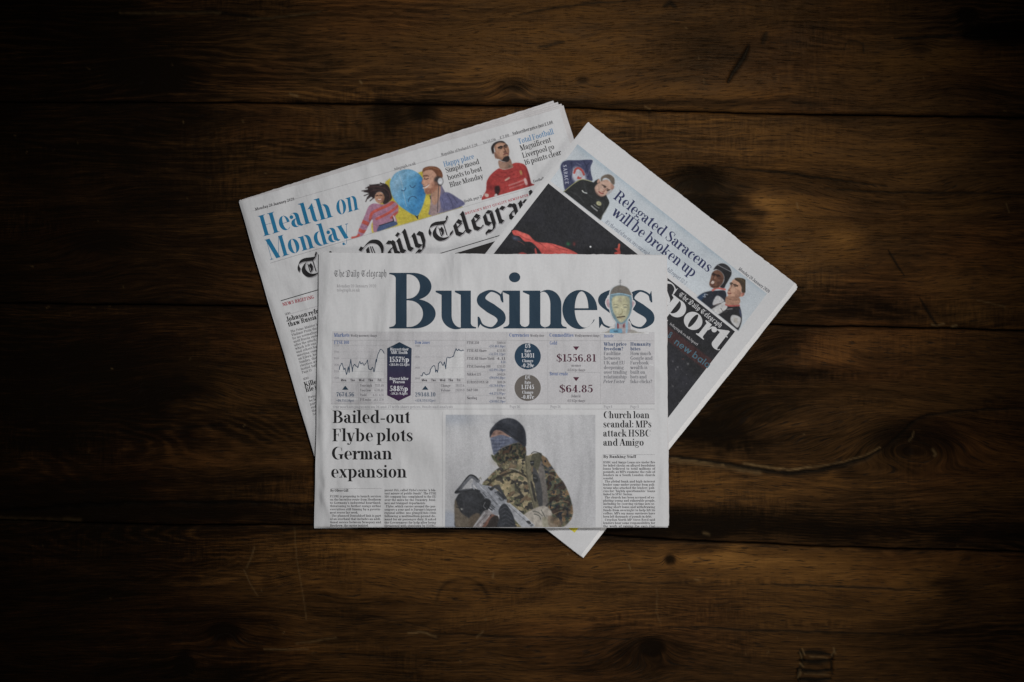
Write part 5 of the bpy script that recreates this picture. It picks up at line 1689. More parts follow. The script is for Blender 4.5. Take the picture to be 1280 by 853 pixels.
    for pts, w, c in (([(258, 470), (276, 492)], 1.0, (70, 72, 78)), ([(282, 470), (322, 512)], 0.8, (96, 98, 106)), ([(300, 498), (330, 530)], 1.4, (92, 94, 100)), ([(340, 500), (352, 512)], 1.2, (60, 62, 68)), ([(352, 548), (364, 532)], 1.0, (84, 86, 92)), ([(276, 530), (292, 552), (306, 560)], 1.2, (36, 36, 40)),
                      ([(244, 440), (262, 458)], 0.9, (180, 182, 188)), ([(270, 520), (262, 540), (272, 552)], 1.0, (120, 120, 124)), ([(340, 470), (372, 506)], 1.0, (40, 41, 46)), ([(288, 446), (304, 458)], 1.6, (44, 45, 50)), ([(398, 545), (440, 584)], 1.2, (118, 120, 128)), ([(420, 552), (462, 590)], 0.7, (196, 197, 202)),
                      ([(226, 640), (276, 584)], 0.7, (96, 84, 82)), ([(240, 646), (292, 588)], 0.8, (176, 160, 156))):
        A.line(Z(pts), w, c, 0.85)
    for x, y, rx, ry, c, o in ((440, 190, 5, 9, (34, 36, 42), 0.6), (370, 135, 12, 2, (36, 38, 44), 0.4), (350, 330, 10, 3, (150, 136, 106), 0.45), (420, 330, 9, 3, (154, 138, 106), 0.45), (330, 420, 7, 4, (150, 132, 96), 0.4), (440, 460, 6, 8, (48, 46, 42), 0.45), (380, 440, 5, 5, (140, 122, 86), 0.4), (690, 560, 4, 8, (34, 34, 36), 0.6), (640, 470, 6, 4, (120, 100, 76), 0.4),
                               (600, 350, 5, 3, (110, 104, 96), 0.5), (650, 620, 9, 3, (128, 104, 80), 0.5)):
        A.blob(*Z([(x, y)])[0], rx, ry, c, o, 20)
    # barrel and left glove
    A.poly(Z([(374, 520), (392, 524), (470, 588), (524, 640), (510, 650), (458, 650), (384, 570)]), (158, 159, 165), 0.3, sm=False)
    A.line(Z([(382, 530), (460, 600), (506, 644)]), 0.9, (104, 106, 112), 0.8); A.line(Z([(394, 526), (470, 590), (520, 638)]), 0.8, (184, 185, 190), 0.8)
    A.poly(Z([(478, 618), (494, 614), (504, 630), (492, 630)]), (52, 52, 56), 0.25); A.blob(*Z([(508, 636)])[0], 1.6, 1.0, (46, 46, 50), 0.9)
    A.poly(Z([(338, 562), (356, 532), (376, 530), (398, 560), (416, 600), (418, 650), (334, 650), (342, 600)]), (50, 52, 58), 0.35)
    for i in range(5):
        A.line(Z([(346 + i * 4, 560 + i * 18), (375, 545 + i * 20), (402 + i * 3, 572 + i * 18)]), 0.9, (82, 84, 92), 0.6)
    A.build(biz, 'soldier_photograph', parent, mott=1.0, label='printed photograph of a masked soldier in camouflage holding a rifle')


# ---- main section at the back left
def build_main():
    r = main.root('newspaper', 'newspaper with blackletter title and light blue Health on Monday headline, lowest in the fan', 'newspaper', GROUP)
    main.sheet('front_page', MAIN_C, 205, 165, 1.0, PAPER, rag=0.3, seed=5)
    main.sheet('back_page', [(299, 252.5), (702, 131.5), (802, 449), (393, 571.5)], 80, 60, 0.0, PAPER_EDGE)
    inner_sheets(main, [([(298.8, 252.4), (704.8, 131.2), (801, 447), (396, 569)], 0.84), ([(299.2, 251.9), (701.6, 129.8), (802.4, 447), (396, 569)], 0.68), ([(299.2, 251.6), (697.4, 128.2), (801.4, 447), (396, 569)], 0.52),
                        ([(299.4, 251.0), (691.0, 126.4), (800, 447), (396, 569)], 0.36), ([(299.4, 251.0), (690.0, 126.8), (800, 447), (396, 569)], 0.2)], 40)
    A0 = -16.0
    d = Decal()
    K = dict(T=0.175, H=0.012, n=12)
    text(d, 'Health', 328.6, 295.8, 26.0, CYAN, width=92, ang=-15.8, **K)
    text(d, 'on', 421.0, 269.6, 26.0, CYAN, width=29.5, ang=-15.8, ital=0.16, T=0.165, H=0.012, n=12)
    text(d, 'Monday', 336.4, 325.6, 26.0, CYAN, width=108, ang=-15.8, **K)
    d.build(main, 'headline', r, label='large light blue words Health on Monday')
    d = Decal()
    d.rule((316, 264), (432, 231), 0.35, FAINT); d.rule((432, 231), (692, 154.6), 0.35, FAINT)
    d.rule((337.6, 329.2), (441, 298.6), 0.4, (130, 128, 130)); d.rule((441, 298.6), (664, 235), 0.3, FAINT)
    text(d, 'Monday 20 January 2020', 319.2, 263.6, 3.5, (76, 74, 76), width=51, ang=-15.2, T=0.2, H=0.09, n=3)
    text(d, 'telegraph.co.uk', 493.2, 213.4, 3.6, (100, 98, 100), width=28, ang=-16, T=0.17, H=0.07, n=3)
    text(d, 'Republic of Ireland € 2.20', 552, 195.4, 3.6, (92, 90, 92), width=47, ang=-15.6, T=0.17, H=0.07, n=3)
    text(d, 'No 51,236', 604, 180.6, 3.4, (104, 102, 104), width=17, ang=-16, T=0.17, H=0.07, n=3)
    text(d, '£ 2.00', 625, 174.2, 3.6, (96, 94, 96), width=12.4, ang=-16, T=0.17, H=0.07, n=3)
    text(d, 'Subscriber price just £ 1.00', 641, 169.2, 3.8, (74, 72, 74), width=52.5, ang=-16.4, T=0.2, H=0.09, n=3)
    text(d, 'Health, page 21', 580.4, 253.6, 3.4, (92, 90, 92), width=23.5, ang=-16, T=0.2, H=0.08, n=3)
    text(d, 'Football, page 7', 667, 228.6, 3.4, (92, 90, 92), width=26, ang=-17, T=0.2, H=0.08, n=3)
    text(d, "BRITAIN'S BEST QUALITY NEWSPAPER", 581.8, 268.8, 3.0, (150, 62, 70), width=83, ang=-16.6, T=0.17, H=0.08, n=3, track=0.12)
    d.build(main, 'price_line', r)
    d = Decal()
    for s, x, y, w, c in (('Happy place', 555.2, 208.8, 39.4, (72, 112, 148)), ('Simple mood', 557.6, 216.6, 43.6, BLACK), ('boosts to beat', 560.2, 225.6, 44.6, BLACK), ('Blue Monday', 562.8, 234.6, 43.4, BLACK)):
        text(d, s, x, y, 6.5, c, width=w, ang=-15.6, T=0.15, H=0.045, n=5)
    d.build(main, 'teaser_text', r)
    d = Decal()
    for s, x, y, w, c in (('Total Football', 648.6, 180.4, 46, (72, 112, 148)), ('Magnificent', 651.0, 188.8, 40, BLACK), ('Liverpool go', 653.8, 197.9, 41.4, BLACK), ('16 points clear', 656.2, 206.8, 48, BLACK)):
        text(d, s, x, y, 6.8, c, width=w, ang=-16.4, T=0.15, H=0.045, n=5)
    d.build(main, 'teaser_text', r)
    # masthead: light edge first, black letters above it
    d = Decal()
    a = -17.0
    dx, dy = math.cos(math.radians(a)), math.sin(math.radians(a))
    word = [('T', -112.0), ('h', -85), ('e', -70)] + [('D', -43.4), ('a', -14.0), ('i', 1.2), ('l', 11.0), ('y', 21.0)] + [('T', 44.6), ('e', 74.2), ('l', 87.0), ('e', 97.6), ('g', 113.0), ('r', 129.8), ('a', 144.4), ('p', 160), ('h', 177)]
    base = np.array([497.4, 318.4])
    for (ox, oy, col, T, kk) in ((1.0, 1.0, (134, 131, 134), 0.19, 0), (0, 0, BLACK, 0.18, 20)):
        for ch, s in word:
            if s < -90:
                p = np.array([376.4, 350.6])
            else:
                p = base + np.array([dx, dy]) * s
            text(d, ch, p[0] + ox, p[1] + oy, 27.0, col, width=glyph('black', ch, T, 0.03, 14)[2] * 27.0 * 1.3, ang=a, font='black', T=T, H=0.03, n=14, k0=kk)
    d.rule((545, 318.6), (625, 294.4), 0.9, BLACK)
    d.rule((351, 376.2), (402, 361.2), 0.9, BLACK)
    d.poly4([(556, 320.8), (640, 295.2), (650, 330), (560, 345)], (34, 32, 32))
    d.build(main, 'masthead', r, label='black blackletter title of the paper')
    # left column
    d = Decal()
    text(d, 'NEWS BRIEFING', 353.4, 383.0, 4.2, (138, 48, 58), width=41, ang=-14.0, T=0.18, H=0.08, n=4, track=0.05)
    d.rule((360, 393.4), (402, 381.4), 0.3, FAINT)
    text(d, 'NEWS', 356.4, 394.6, 2.8, (112, 110, 112), width=7.5, ang=-15, T=.2, H=.09, n=3)
    text(d, 'Johnson refuses to', 358.4, 402.4, 6.0, BLACK, width=60, ang=-15.4, T=.2, H=.06, n=4)
    text(d, 'thaw Russia relations', 360.6, 408.8, 6.0, BLACK, width=66, ang=-15.4, T=.2, H=.06, n=4)
    para(d, ['The Prime Minister has warned', 'Vladimir Putin that there will', 'be no normalisation of ties', 'until Russia ends the threats', 'after the attack on Salisbury', 'which left one woman dead', 'and others badly hurt. The', 'meeting came at a summit', 'on Libya, held in Berlin on', 'Sunday, their first since the', 'election win last month. It', 'lasted half an hour in all.', 'Page 13|'],
         363.6, 416.2, 4.42, 52, 3.0, (96, 94, 96), ang=-15.4)
    text(d, 'NEWS', 379.2, 475.6, 2.8, (112, 110, 112), width=7.5, ang=-15, T=.2, H=.09, n=3)
    text(d, 'Killer gets', 380.8, 484.0, 6.0, BLACK, width=34, ang=-15.4, T=.2, H=.06, n=4)
    text(d, 'life in jail', 382.6, 490.6, 6.0, BLACK, width=30, ang=-15.4, T=.2, H=.06, n=4)
    para(d, ['Dangerous offenders are to', 'be locked up for longer as', 'part of a new bill that will', 'end release halfway through', 'their terms, the Justice', 'Secretary has said today'], 385.4, 498.4, 4.42, 52, 3.0, (96, 94, 96), ang=-15.4)
    d.build(main, 'article_column', r)
    # pictures along the top
    q = lambda x, y, w, h: [(x, y), (x + w, y), (x + w, y + h), (x, y + h)]
    A = Art(q(436, 204, 148, 98), 0.55)
    Z = lambda pts: [(435 + a / 7.417, 195 + b / 7.417) for a, b in pts]
    W = lambda pts: [(500 + a / 4.0625, 120 + b / 4.0625) for a, b in pts]
    Yl = (186, 168, 54)
    below = Z([(-10, 790), (-10, 200), (1300, -130), (1300, 410), (200, 715)])
    clip = A.inside(Z([(-60, 100), (1200, -100), (1200, 436), (300, 705), (225, 720), (-60, 800)]))
    A.poly(Z([(330, 330), (345, 240), (390, 205), (520, 400), (640, 160), (690, 140), (890, 330), (1060, 470), (1080, 490), (260, 708), (222, 715), (215, 640), (250, 560)]), Yl, 0.4, sm=False, clip=clip)
    A.poly(Z([(215, 640), (232, 620), (250, 700), (222, 715)]), (190, 170, 70), 0.4)
    bal = A.poly(Z([(388, 270), (400, 215), (440, 160), (510, 128), (580, 126), (650, 160), (700, 225), (722, 310), (716, 380), (690, 470), (652, 546), (622, 552), (560, 520), (470, 455), (410, 370)]), (84, 150, 192), 0.4)
    A.blob(*Z([(690, 300)])[0], 9, 26, (24, 96, 160), 0.75, 10, clip=bal); A.blob(*Z([(600, 500)])[0], 16, 9, (44, 116, 172), 0.6, 20, clip=bal)
    A.blob(*Z([(450, 250)])[0], 9, 16, (138, 172, 196), 0.8, 20, clip=bal); A.blob(*Z([(540, 160)])[0], 16, 5, (120, 164, 194), 0.6, clip=bal); A.blob(*Z([(430, 350)])[0], 5, 12, (120, 166, 198), 0.6, -25, clip=bal)
    A.line(Z([(468, 150), (500, 260), (530, 420), (545, 470)]), 0.9, (166, 186, 200), 0.55, clip=bal)
    K = (34, 58, 92)
    A.line(Z([(496, 318), (515, 324), (532, 312), (536, 296)]), 0.9, K, 0.85); A.line(Z([(574, 276), (590, 292), (610, 290), (622, 276)]), 0.9, K, 0.85); A.line(Z([(560, 428), (568, 395), (592, 378), (620, 380), (634, 394)]), 0.9, K, 0.85)
    A.poly(Z([(618, 548), (640, 560), (656, 545), (650, 570), (652, 586), (644, 586)]), (30, 44, 66), 0.25)
    # woman in the striped jumper
    sw = A.poly(Z([(190, 470), (240, 440), (330, 450), (405, 420), (460, 450), (466, 520), (440, 560), (455, 610), (420, 606), (330, 640), (290, 650), (268, 706), (235, 700), (230, 640), (222, 590), (170, 690), (130, 745), (60, 772), (28, 766), (36, 748), (80, 738), (100, 680), (130, 610), (160, 540)]), (156, 108, 132), 0.35, clip=clip)
    OR = (182, 74, 62)
    for pts, w in (([(205, 590), (225, 530), (300, 490), (380, 455), (420, 425)], 3.6), ([(265, 585), (330, 555), (400, 515), (460, 465)], 3.2), ([(235, 640), (262, 600), (300, 590)], 0), ([(130, 608), (165, 622), (205, 640)], 4.6), ([(100, 684), (130, 700), (165, 704)], 4.2), ([(400, 575), (430, 545), (460, 525)], 2.8), ([(30, 762), (70, 752), (100, 735)], 3.4), ([(230, 690), (268, 668), (300, 648)], 0), ([(300, 640), (360, 600), (410, 580)], 0)):
        if w:
            A.line(Z(pts), w, OR, 0.95, clip=sw)
    for pts in ([(180, 540), (240, 500), (320, 462)], [(240, 570), (320, 530), (440, 480)], [(115, 650), (150, 662), (185, 668)]):
        A.line(Z(pts), 0.8, (122, 86, 116), 0.5, clip=sw)
    A.blob(*Z([(215, 600)])[0], 2.0, 7, (104, 66, 86), 0.5, 25, clip=sw)
    A.poly(Z([(286, 652), (330, 634), (420, 604), (452, 616), (452, 640), (370, 672), (272, 704)]), (64, 80, 118), 0.35, clip=clip); A.line(Z([(290, 646), (340, 632), (424, 604)]), 1.0, (34, 32, 40), 0.9)
    A.line(Z([(420, 556), (432, 580), (436, 606)]), 1.2, (182, 180, 182), 0.9); A.line(Z([(412, 572), (426, 606)]), 0.9, (32, 28, 34), 0.9)
    A.poly(Z([(250, 350), (290, 330), (325, 350), (338, 390), (322, 430), (290, 444), (258, 424), (246, 390)]), (176, 130, 104), 0.4)
    A.blob(*Z([(322, 400)])[0], 2.4, 5, (136, 92, 72), 0.6); A.line(Z([(278, 402), (292, 408), (306, 402)]), 0.9, (206, 190, 180), 0.9); A.line(Z([(262, 375), (276, 370)]), 0.7, (70, 44, 36), 0.8); A.line(Z([(294, 370), (312, 368)]), 0.7, (70, 44, 36), 0.8)
    HR = (44, 33, 34)
    A.poly(Z([(180, 285), (260, 262), (300, 270), (345, 258), (380, 290), (400, 350), (405, 400), (350, 446), (322, 436), (338, 390), (322, 348), (290, 334), (258, 350), (248, 385), (240, 400), (210, 380), (170, 392), (196, 350), (140, 335), (182, 310)]), HR, 0.35)
    for pts in ([(130, 326), (190, 318), (250, 330)], [(165, 424), (185, 385), (240, 350)], [(180, 400), (220, 372), (256, 350)], [(165, 300), (230, 282), (300, 290)], [(200, 272), (250, 268), (330, 258)], [(150, 370), (200, 350), (260, 330)], [(205, 418), (225, 400), (244, 385)], [(300, 250), (322, 262), (350, 280)]):
        A.line(Z(pts), 1.5, HR, 0.95)
    for pts in ([(200, 290), (270, 285), (340, 300)], [(340, 300), (380, 340), (390, 400)], [(210, 330), (260, 315), (310, 320)]):
        A.line(Z(pts), 1.0, (92, 58, 58), 0.6)
    # smiling man with headphones
    A.poly(W([(160, 480), (200, 440), (240, 500), (330, 552), (158, 606), (155, 560)]), (110, 104, 130), 0.4, clip=clip)
    A.poly(W([(200, 520), (235, 488), (290, 515), (330, 552), (240, 580), (206, 560)]), (92, 92, 128), 0.5, clip=clip); A.poly(W([(156, 540), (190, 500), (206, 560), (190, 600), (156, 608)]), (148, 124, 124), 0.6, clip=clip)
    for pts in ([(215, 520), (225, 560), (222, 582)], [(240, 500), (262, 540), (268, 570)], [(270, 512), (292, 545)]):
        A.line(W(pts), 1.1, (64, 64, 96), 0.6)
    A.poly(W([(150, 470), (188, 440), (206, 462), (200, 520), (175, 555), (160, 530), (158, 490)]), (166, 124, 102), 0.4)
    A.poly(W([(116, 392), (130, 376), (180, 378), (198, 410), (192, 460), (170, 486), (140, 500), (126, 490), (118, 460), (112, 440), (116, 420)]), (186, 138, 114), 0.35)
    A.poly(W([(130, 470), (160, 468), (186, 440), (192, 462), (168, 490), (140, 501), (127, 492)]), (140, 88, 66), 0.6, op=0.75); A.line(W([(118, 468), (132, 464), (146, 452)]), 1.6, (212, 200, 194), 0.95); A.line(W([(118, 462), (134, 458), (148, 446)]), 0.7, (120, 70, 60), 0.8)
    A.line(W([(122, 414), (138, 408)]), 0.9, (96, 62, 50), 0.8); A.line(W([(124, 424), (138, 420)]), 0.7, (96, 66, 56), 0.7); A.blob(*W([(150, 436)])[0], 3.2, 2.6, (204, 150, 128), 0.6)
    A.poly(W([(114, 392), (118, 368), (150, 357), (190, 362), (212, 384), (218, 412), (206, 420), (190, 420), (184, 400), (164, 378), (130, 380)]), (110, 66, 44), 0.35); A.line(W([(126, 372), (160, 364), (196, 376)]), 1.4, (146, 94, 64), 0.6)
    A.blob(*W([(192, 432)])[0], 5, 6.2, (44, 38, 38), 0.95, 0, 6); A.blob(*W([(204, 435)])[0], 4.4, 5.6, (50, 46, 48), 1, 0, 8); A.blob(*W([(205, 434)])[0], 3.3, 4.4, (186, 186, 190), 1, 0, 8)
    A.line(W([(196, 460), (194, 510), (190, 590)]), 0.8, (42, 40, 50), 0.85); A.line(W([(152, 508), (156, 524)]), 1.2, (50, 44, 50), 0.8)
    A.line(W([(118, 408), (130, 404), (146, 408)]), 1.2, (82, 50, 40), 0.85); A.line(W([(124, 420), (134, 424), (144, 419)]), 1.0, (58, 38, 34), 0.85); A.line(W([(116, 424), (110, 444), (120, 450)]), 0.9, (138, 90, 74), 0.8); A.poly(W([(160, 440), (186, 436), (194, 458), (176, 484), (150, 498), (160, 470)]), (150, 100, 80), 0.6, op=0.6)
    A.line(Z([(258, 372), (272, 366), (280, 370)]), 1.0, (60, 38, 32), 0.85); A.line(Z([(292, 366), (304, 362), (316, 368)]), 1.0, (60, 38, 32), 0.85); A.line(Z([(270, 398), (290, 414), (312, 400)]), 1.1, (128, 60, 56), 0.8); A.line(Z([(276, 402), (290, 408), (306, 402)]), 0.8, (214, 204, 198), 0.95); A.poly(Z([(318, 350), (338, 385), (326, 430), (300, 442), (318, 410)]), (124, 84, 66), 0.5, op=0.7)
    A.build(main, 'health_pictures', r, label='cut-out pictures of a woman in a striped jumper, a sad blue balloon and a man with headphones')
    # footballer
    A = Art(q(602, 172, 66, 80), 0.45)
    Z = lambda pts: [(545 + a / 8.125, 160 + b / 8.125) for a, b in pts]
    clip = A.inside([(600, 100), (700, 100), (700, 222.6), (664.4, 232.8), (603.2, 250.2), (600, 251.2)])
    RD = (158, 50, 48)
    sh = A.poly(Z([(516, 540), (560, 470), (640, 410), (700, 420), (780, 362), (840, 354), (905, 378), (940, 450), (968, 560), (980, 590), (480, 735), (478, 690), (505, 640), (510, 590)]), RD, 0.35, clip=clip)
    A.poly(Z([(905, 378), (940, 450), (972, 585), (930, 590), (930, 500)]), (92, 22, 28), 1.2, op=0.7, clip=sh); A.poly(Z([(596, 600), (640, 590), (650, 640), (622, 690), (600, 660)]), (44, 24, 26), 0.6, clip=sh)
    A.poly(Z([(520, 545), (560, 570), (600, 600), (560, 640), (520, 620)]), (120, 34, 36), 0.8, op=0.7, clip=sh); A.poly(Z([(590, 690), (612, 668), (624, 690)]), (182, 178, 178), 0.3, clip=sh); A.poly(Z([(496, 668), (534, 676), (528, 704), (498, 696)]), (196, 170, 160), 0.4, clip=sh)
    for pts in ([(600, 470), (680, 500), (800, 470)], [(660, 560), (780, 520), (900, 490)], [(660, 450), (740, 455), (830, 420)], [(700, 610), (800, 560)], [(840, 380), (880, 440), (900, 520)]):
        A.line(Z(pts), 1.2, (126, 34, 36), 0.5, clip=sh)
    A.line(Z([(742, 585), (830, 555), (890, 530)]), 2.0, (184, 120, 116), 0.7, clip=sh); A.line(Z([(750, 616), (830, 590), (890, 568)]), 1.8, (176, 100, 98), 0.7, clip=sh)
    A.poly(Z([(892, 520), (912, 512), (930, 560), (924, 582), (905, 572)]), (196, 160, 158), 0.4, clip=sh); A.poly(Z([(700, 528), (742, 500), (746, 516), (706, 540)]), (190, 156, 140), 0.35, clip=sh); A.poly(Z([(848, 440), (868, 434), (876, 470), (862, 480)]), (166, 124, 74), 0.4, clip=sh)
    A.poly(Z([(634, 330), (700, 345), (752, 310), (776, 375), (780, 398), (700, 422), (646, 408)]), (138, 104, 88), 0.4); A.poly(Z([(640, 350), (690, 370), (700, 400), (650, 396)]), (166, 130, 110), 0.7, op=0.6); A.blob(*Z([(745, 395)])[0], 2.4, 2.4, (84, 74, 64), 0.7); A.line(Z([(644, 408), (700, 424), (780, 400)]), 0.8, (186, 160, 150), 0.6)
    A.poly(Z([(590, 175), (640, 142), (700, 150), (735, 190), (746, 240), (740, 285), (742, 320), (715, 345), (680, 335), (640, 318), (612, 310), (600, 240)]), (156, 112, 88), 0.35)
    A.poly(Z([(610, 180), (650, 160), (690, 165), (680, 185), (640, 205), (620, 240)]), (190, 148, 124), 0.9, op=0.7); A.poly(Z([(640, 230), (690, 225), (690, 270), (660, 300), (640, 280)]), (182, 138, 112), 0.8, op=0.7)
    A.poly(Z([(558, 215), (566, 180), (596, 148), (650, 130), (690, 138), (716, 165), (690, 154), (640, 150), (600, 176), (588, 210), (592, 250), (576, 268)]), (40, 34, 34), 0.35); A.poly(Z([(590, 250), (604, 248), (614, 290), (608, 318), (594, 290)]), (140, 96, 78), 0.35)
    A.poly(Z([(640, 318), (670, 326), (690, 300), (720, 286), (744, 290), (748, 322), (728, 346), (700, 345), (665, 335)]), (38, 32, 32), 0.35); A.line(Z([(632, 200), (660, 188), (672, 192)]), 1.4, (44, 32, 30), 0.9); A.line(Z([(692, 184), (712, 172), (722, 176)]), 1.4, (44, 32, 30), 0.9)
    A.line(Z([(640, 208), (668, 204)]), 1.0, (58, 40, 36), 0.8); A.line(Z([(700, 196), (722, 190)]), 1.0, (58, 40, 36), 0.8); A.line(Z([(694, 200), (706, 235), (688, 246), (714, 244)]), 0.9, (112, 72, 56), 0.7); A.line(Z([(692, 268), (712, 262), (732, 264)]), 1.3, (120, 66, 60), 0.85)
    A.line(Z([(634, 206), (652, 192), (674, 194)]), 1.5, (34, 26, 26), 0.9); A.line(Z([(690, 188), (708, 174), (724, 178)]), 1.5, (34, 26, 26), 0.9); A.blob(*Z([(658, 208)])[0], 1.4, 0.9, (34, 26, 26), 0.9); A.blob(*Z([(710, 196)])[0], 1.3, 0.9, (34, 26, 26), 0.9)
    A.line(Z([(688, 200), (704, 238), (686, 248), (716, 246)]), 1.1, (96, 60, 48), 0.85); A.line(Z([(688, 270), (712, 260), (736, 266)]), 1.2, (96, 48, 46), 0.85); A.poly(Z([(606, 250), (630, 300), (660, 322), (640, 322), (612, 308)]), (110, 74, 58), 0.6, op=0.7); A.poly(Z([(718, 200), (740, 230), (742, 280), (730, 284), (728, 240)]), (120, 82, 66), 0.5, op=0.7)
    A.build(main, 'footballer_picture', r, label='cut-out picture of a footballer in a red shirt')


# ---- sport section at the back right
def build_sport():
    r = sport.root('newspaper', 'sports newspaper with the white word Sport on black, turned steeply clockwise under the top one', 'newspaper', GROUP)
    sport.sheet('front_page', [(735, 153), (993.0, 354.6), (725.4, 694.4), (467, 495)], 165, 205, 1.0, PAPER, rag=0.3, seed=8)
    sport.sheet('back_page', [(735.6, 154), (994, 356.5), (727.5, 695), (468, 495)], 60, 80, 0.0, PAPER_EDGE)
    inner_sheets(sport, [([(735.2, 153.4), (996.4, 356.6), (728.8, 697.0), (467.8, 495)], 0.82), ([(735.4, 153.6), (997.2, 358.6), (729.6, 697.4), (468, 495)], 0.62), ([(735.6, 153.8), (996.6, 360.6), (729.0, 697.8), (468, 495)], 0.42),
                         ([(735.6, 154), (995.8, 361.8), (728.2, 697.6), (468, 495)], 0.22)], 60, PAPER_RIM)
    AN = 37.8
    d0 = np.array([math.cos(math.radians(AN)), math.sin(math.radians(AN))])
    up = np.array([d0[1], -d0[0]])
    # pale blue strip behind the teaser
    A = Art([(722.0, 180.5), (958.6, 367.6), (925.6, 411.0), (687.6, 226.4)], 1.2, (159, 164, 169), tone=(1, 1))
    n = fbm(A.X / 26, A.Y / 26, 4, 3)
    A.rgb += ((n - 0.5) * 22)[..., None] * np.array([1, 0.9, 0.8])
    e = (A.X - 722) * up[0] + (A.Y - 180.5) * up[1]
    A.rgb += (smooth(-9, 0, e) * -10 - smooth(-40, -20, e) * 0)[..., None] * np.array([1.4, 0.9, 0.6])
    A.rgb += (8 * smooth(-34, -50, e))[..., None]
    A.build(sport, 'teaser_panel', r, lift=0.00008, grain=3, mott=0.0, label='pale blue printed strip across the top of the page')
    # dark photograph with the runner in red
    A = Art([(685.4, 229.4), (918.8, 414.6), (750.0, 632.0), (516.6, 447.0)], 1.0, (34, 34, 37), tone=(1, 1))
    A.rgb += ((fbm(A.X / 30, A.Y / 30, 8, 4) - 0.5) * 18)[..., None] * np.array([0.9, 0.9, 1.2])
    band = (A.X - 848) * -up[0] + (A.Y - 400.5) * -up[1]
    m = smooth(12, 15, band) * smooth(30, 27, band) * smooth(800, 845, A.X)
    A.lay(m, (58, 36, 36), 0.8)
    A.lay(smooth(0.78, 0.9, fbm(A.X / 3, A.Y / 3, 18, 2)) * smooth(440, 470, A.Y), (92, 90, 92), 0.7)
    A.blob(860, 455, 1.2, 1.0, (120, 118, 120), .8); A.blob(847, 459, 1, .8, (110, 108, 112), .8); A.blob(841, 452, .8, .8, (110, 108, 112), .7); A.blob(854, 449, 1.4, .7, (96, 60, 60), .7); A.blob(873, 452, .8, .8, (130, 128, 130), .7)
    A.build(sport, 'dark_photograph', r, lift=0.00008, grain=6, mott=0.0, label='large nearly black sports photograph')
    q = lambda x, y, w, h: [(x, y), (x + w, y), (x + w, y + h), (x, y + h)]
    Z = lambda pts: [(600 + a / 6.32, 190 + b / 6.32) for a, b in pts]
    A = Art(q(622, 282, 176, 60), 0.55, under=(34, 34, 37), tone=(0.93, 0.9))
    RD = (190, 76, 70)
    A.poly(Z([(252, 625), (285, 618), (330, 634), (385, 655), (420, 690), (460, 712), (560, 722), (660, 752), (730, 780), (780, 815), (800, 880), (560, 900), (470, 780), (425, 730), (395, 712), (350, 708), (310, 668), (268, 660)]), RD, 0.4)
    A.poly(Z([(285, 622), (340, 640), (390, 662), (410, 690), (370, 690), (320, 660)]), (206, 98, 88), 0.7, op=0.6); A.poly(Z([(470, 720), (580, 735), (680, 770), (740, 810), (600, 790), (500, 760)]), (206, 92, 84), 1.2, op=0.6)
    for pts in ([(430, 705), (470, 720), (520, 760)], [(300, 650), (350, 680), (400, 700)], [(560, 730), (620, 760), (690, 780)]):
        A.line(Z(pts), 1.0, (132, 44, 44), 0.6)
    A.poly(Z([(305, 800), (340, 792), (380, 812), (380, 830), (305, 830)]), (150, 56, 54), 0.5); A.poly(Z([(430, 770), (442, 760), (452, 800), (460, 820), (440, 820)]), (176, 70, 66), 0.4)
    A.poly(Z([(1060, 765), (1085, 760), (1096, 735), (1104, 760), (1110, 812), (1065, 812), (1060, 795), (1085, 785)]), (172, 66, 58), 0.4); A.poly(Z([(1088, 742), (1100, 722), (1108, 735), (1100, 770)]), (190, 84, 70), 0.4)
    A.poly(Z([(250, 660), (285, 665), (330, 700), (290, 705), (255, 690)]), (58, 62, 82), 0.8, op=0.8); A.blob(*Z([(275, 682)])[0], 2.2, 1.4, (96, 104, 130), .7); A.line(Z([(300, 705), (330, 718), (350, 735)]), 1.0, (120, 56, 52), 0.8)
    A.blob(*Z([(697, 728)])[0], 3.2, 3.0, (40, 96, 60), 0.95); A.blob(*Z([(744, 728)])[0], 2.2, 3.2, (130, 52, 50), 0.85); A.blob(*Z([(873, 750)])[0], 1.3, 1.3, (206, 206, 208), 1.0, 0, 6); A.blob(*Z([(770, 705)])[0], 2.2, 1.6, (70, 50, 60), 0.6)
    A.build(sport, 'runner_picture', r, lift=0.00014, label='printed red figure of a player reaching to the left')
    # words
    d = Decal()
    for s, x, y, w in (('Relegated Saracens', 766.0, 247.8, 151.2), ('will be broken up', 763.6, 267.6, 129.6)):
        text(d, s, x, y, 13.4, NAVY, width=w, ang=AN + 0.3, T=0.16, H=0.04, n=8)
    d.build(sport, 'headline', r, label='dark blue two-line headline')
    d = Decal()
    text(d, "It's the end of an era, says our rugby editor in his full report S2-3", 756.2, 278.6, 5.0, (92, 94, 106), width=127, ang=AN, T=0.13, H=0.05, n=4, ital=0.12)
    text(d, 'Monday 20 January 2020', 922.6, 337.0, 3.9, (88, 88, 92), width=48.4, ang=AN, T=0.18, H=0.08, n=3)
    d.build(sport, 'teaser_text', r)
    d = Decal()
    o = np.array([848.0, 400.6])
    Wt = (172, 171, 172)
    for ch, s, w in (('S', -46.8, 25), ('p', -26.0, 27.0), ('o', 3.2, 23.6), ('r', 27.0, 19.0), ('t', 45.2, 18.6)):
        p = o + d0 * s
        g = glyph('serif', ch, 0.195, 0.04, 14)
        gx = g[0][..., 0]
        gx = (gx - gx.min()) / (gx.max() - gx.min()) * w
        gy = g[0][..., 1] * 31.5
        d.quads(np.stack([p[0] + gx * d0[0] + gy * up[0], p[1] + gx * d0[1] + gy * up[1]], -1), Wt, g[1])
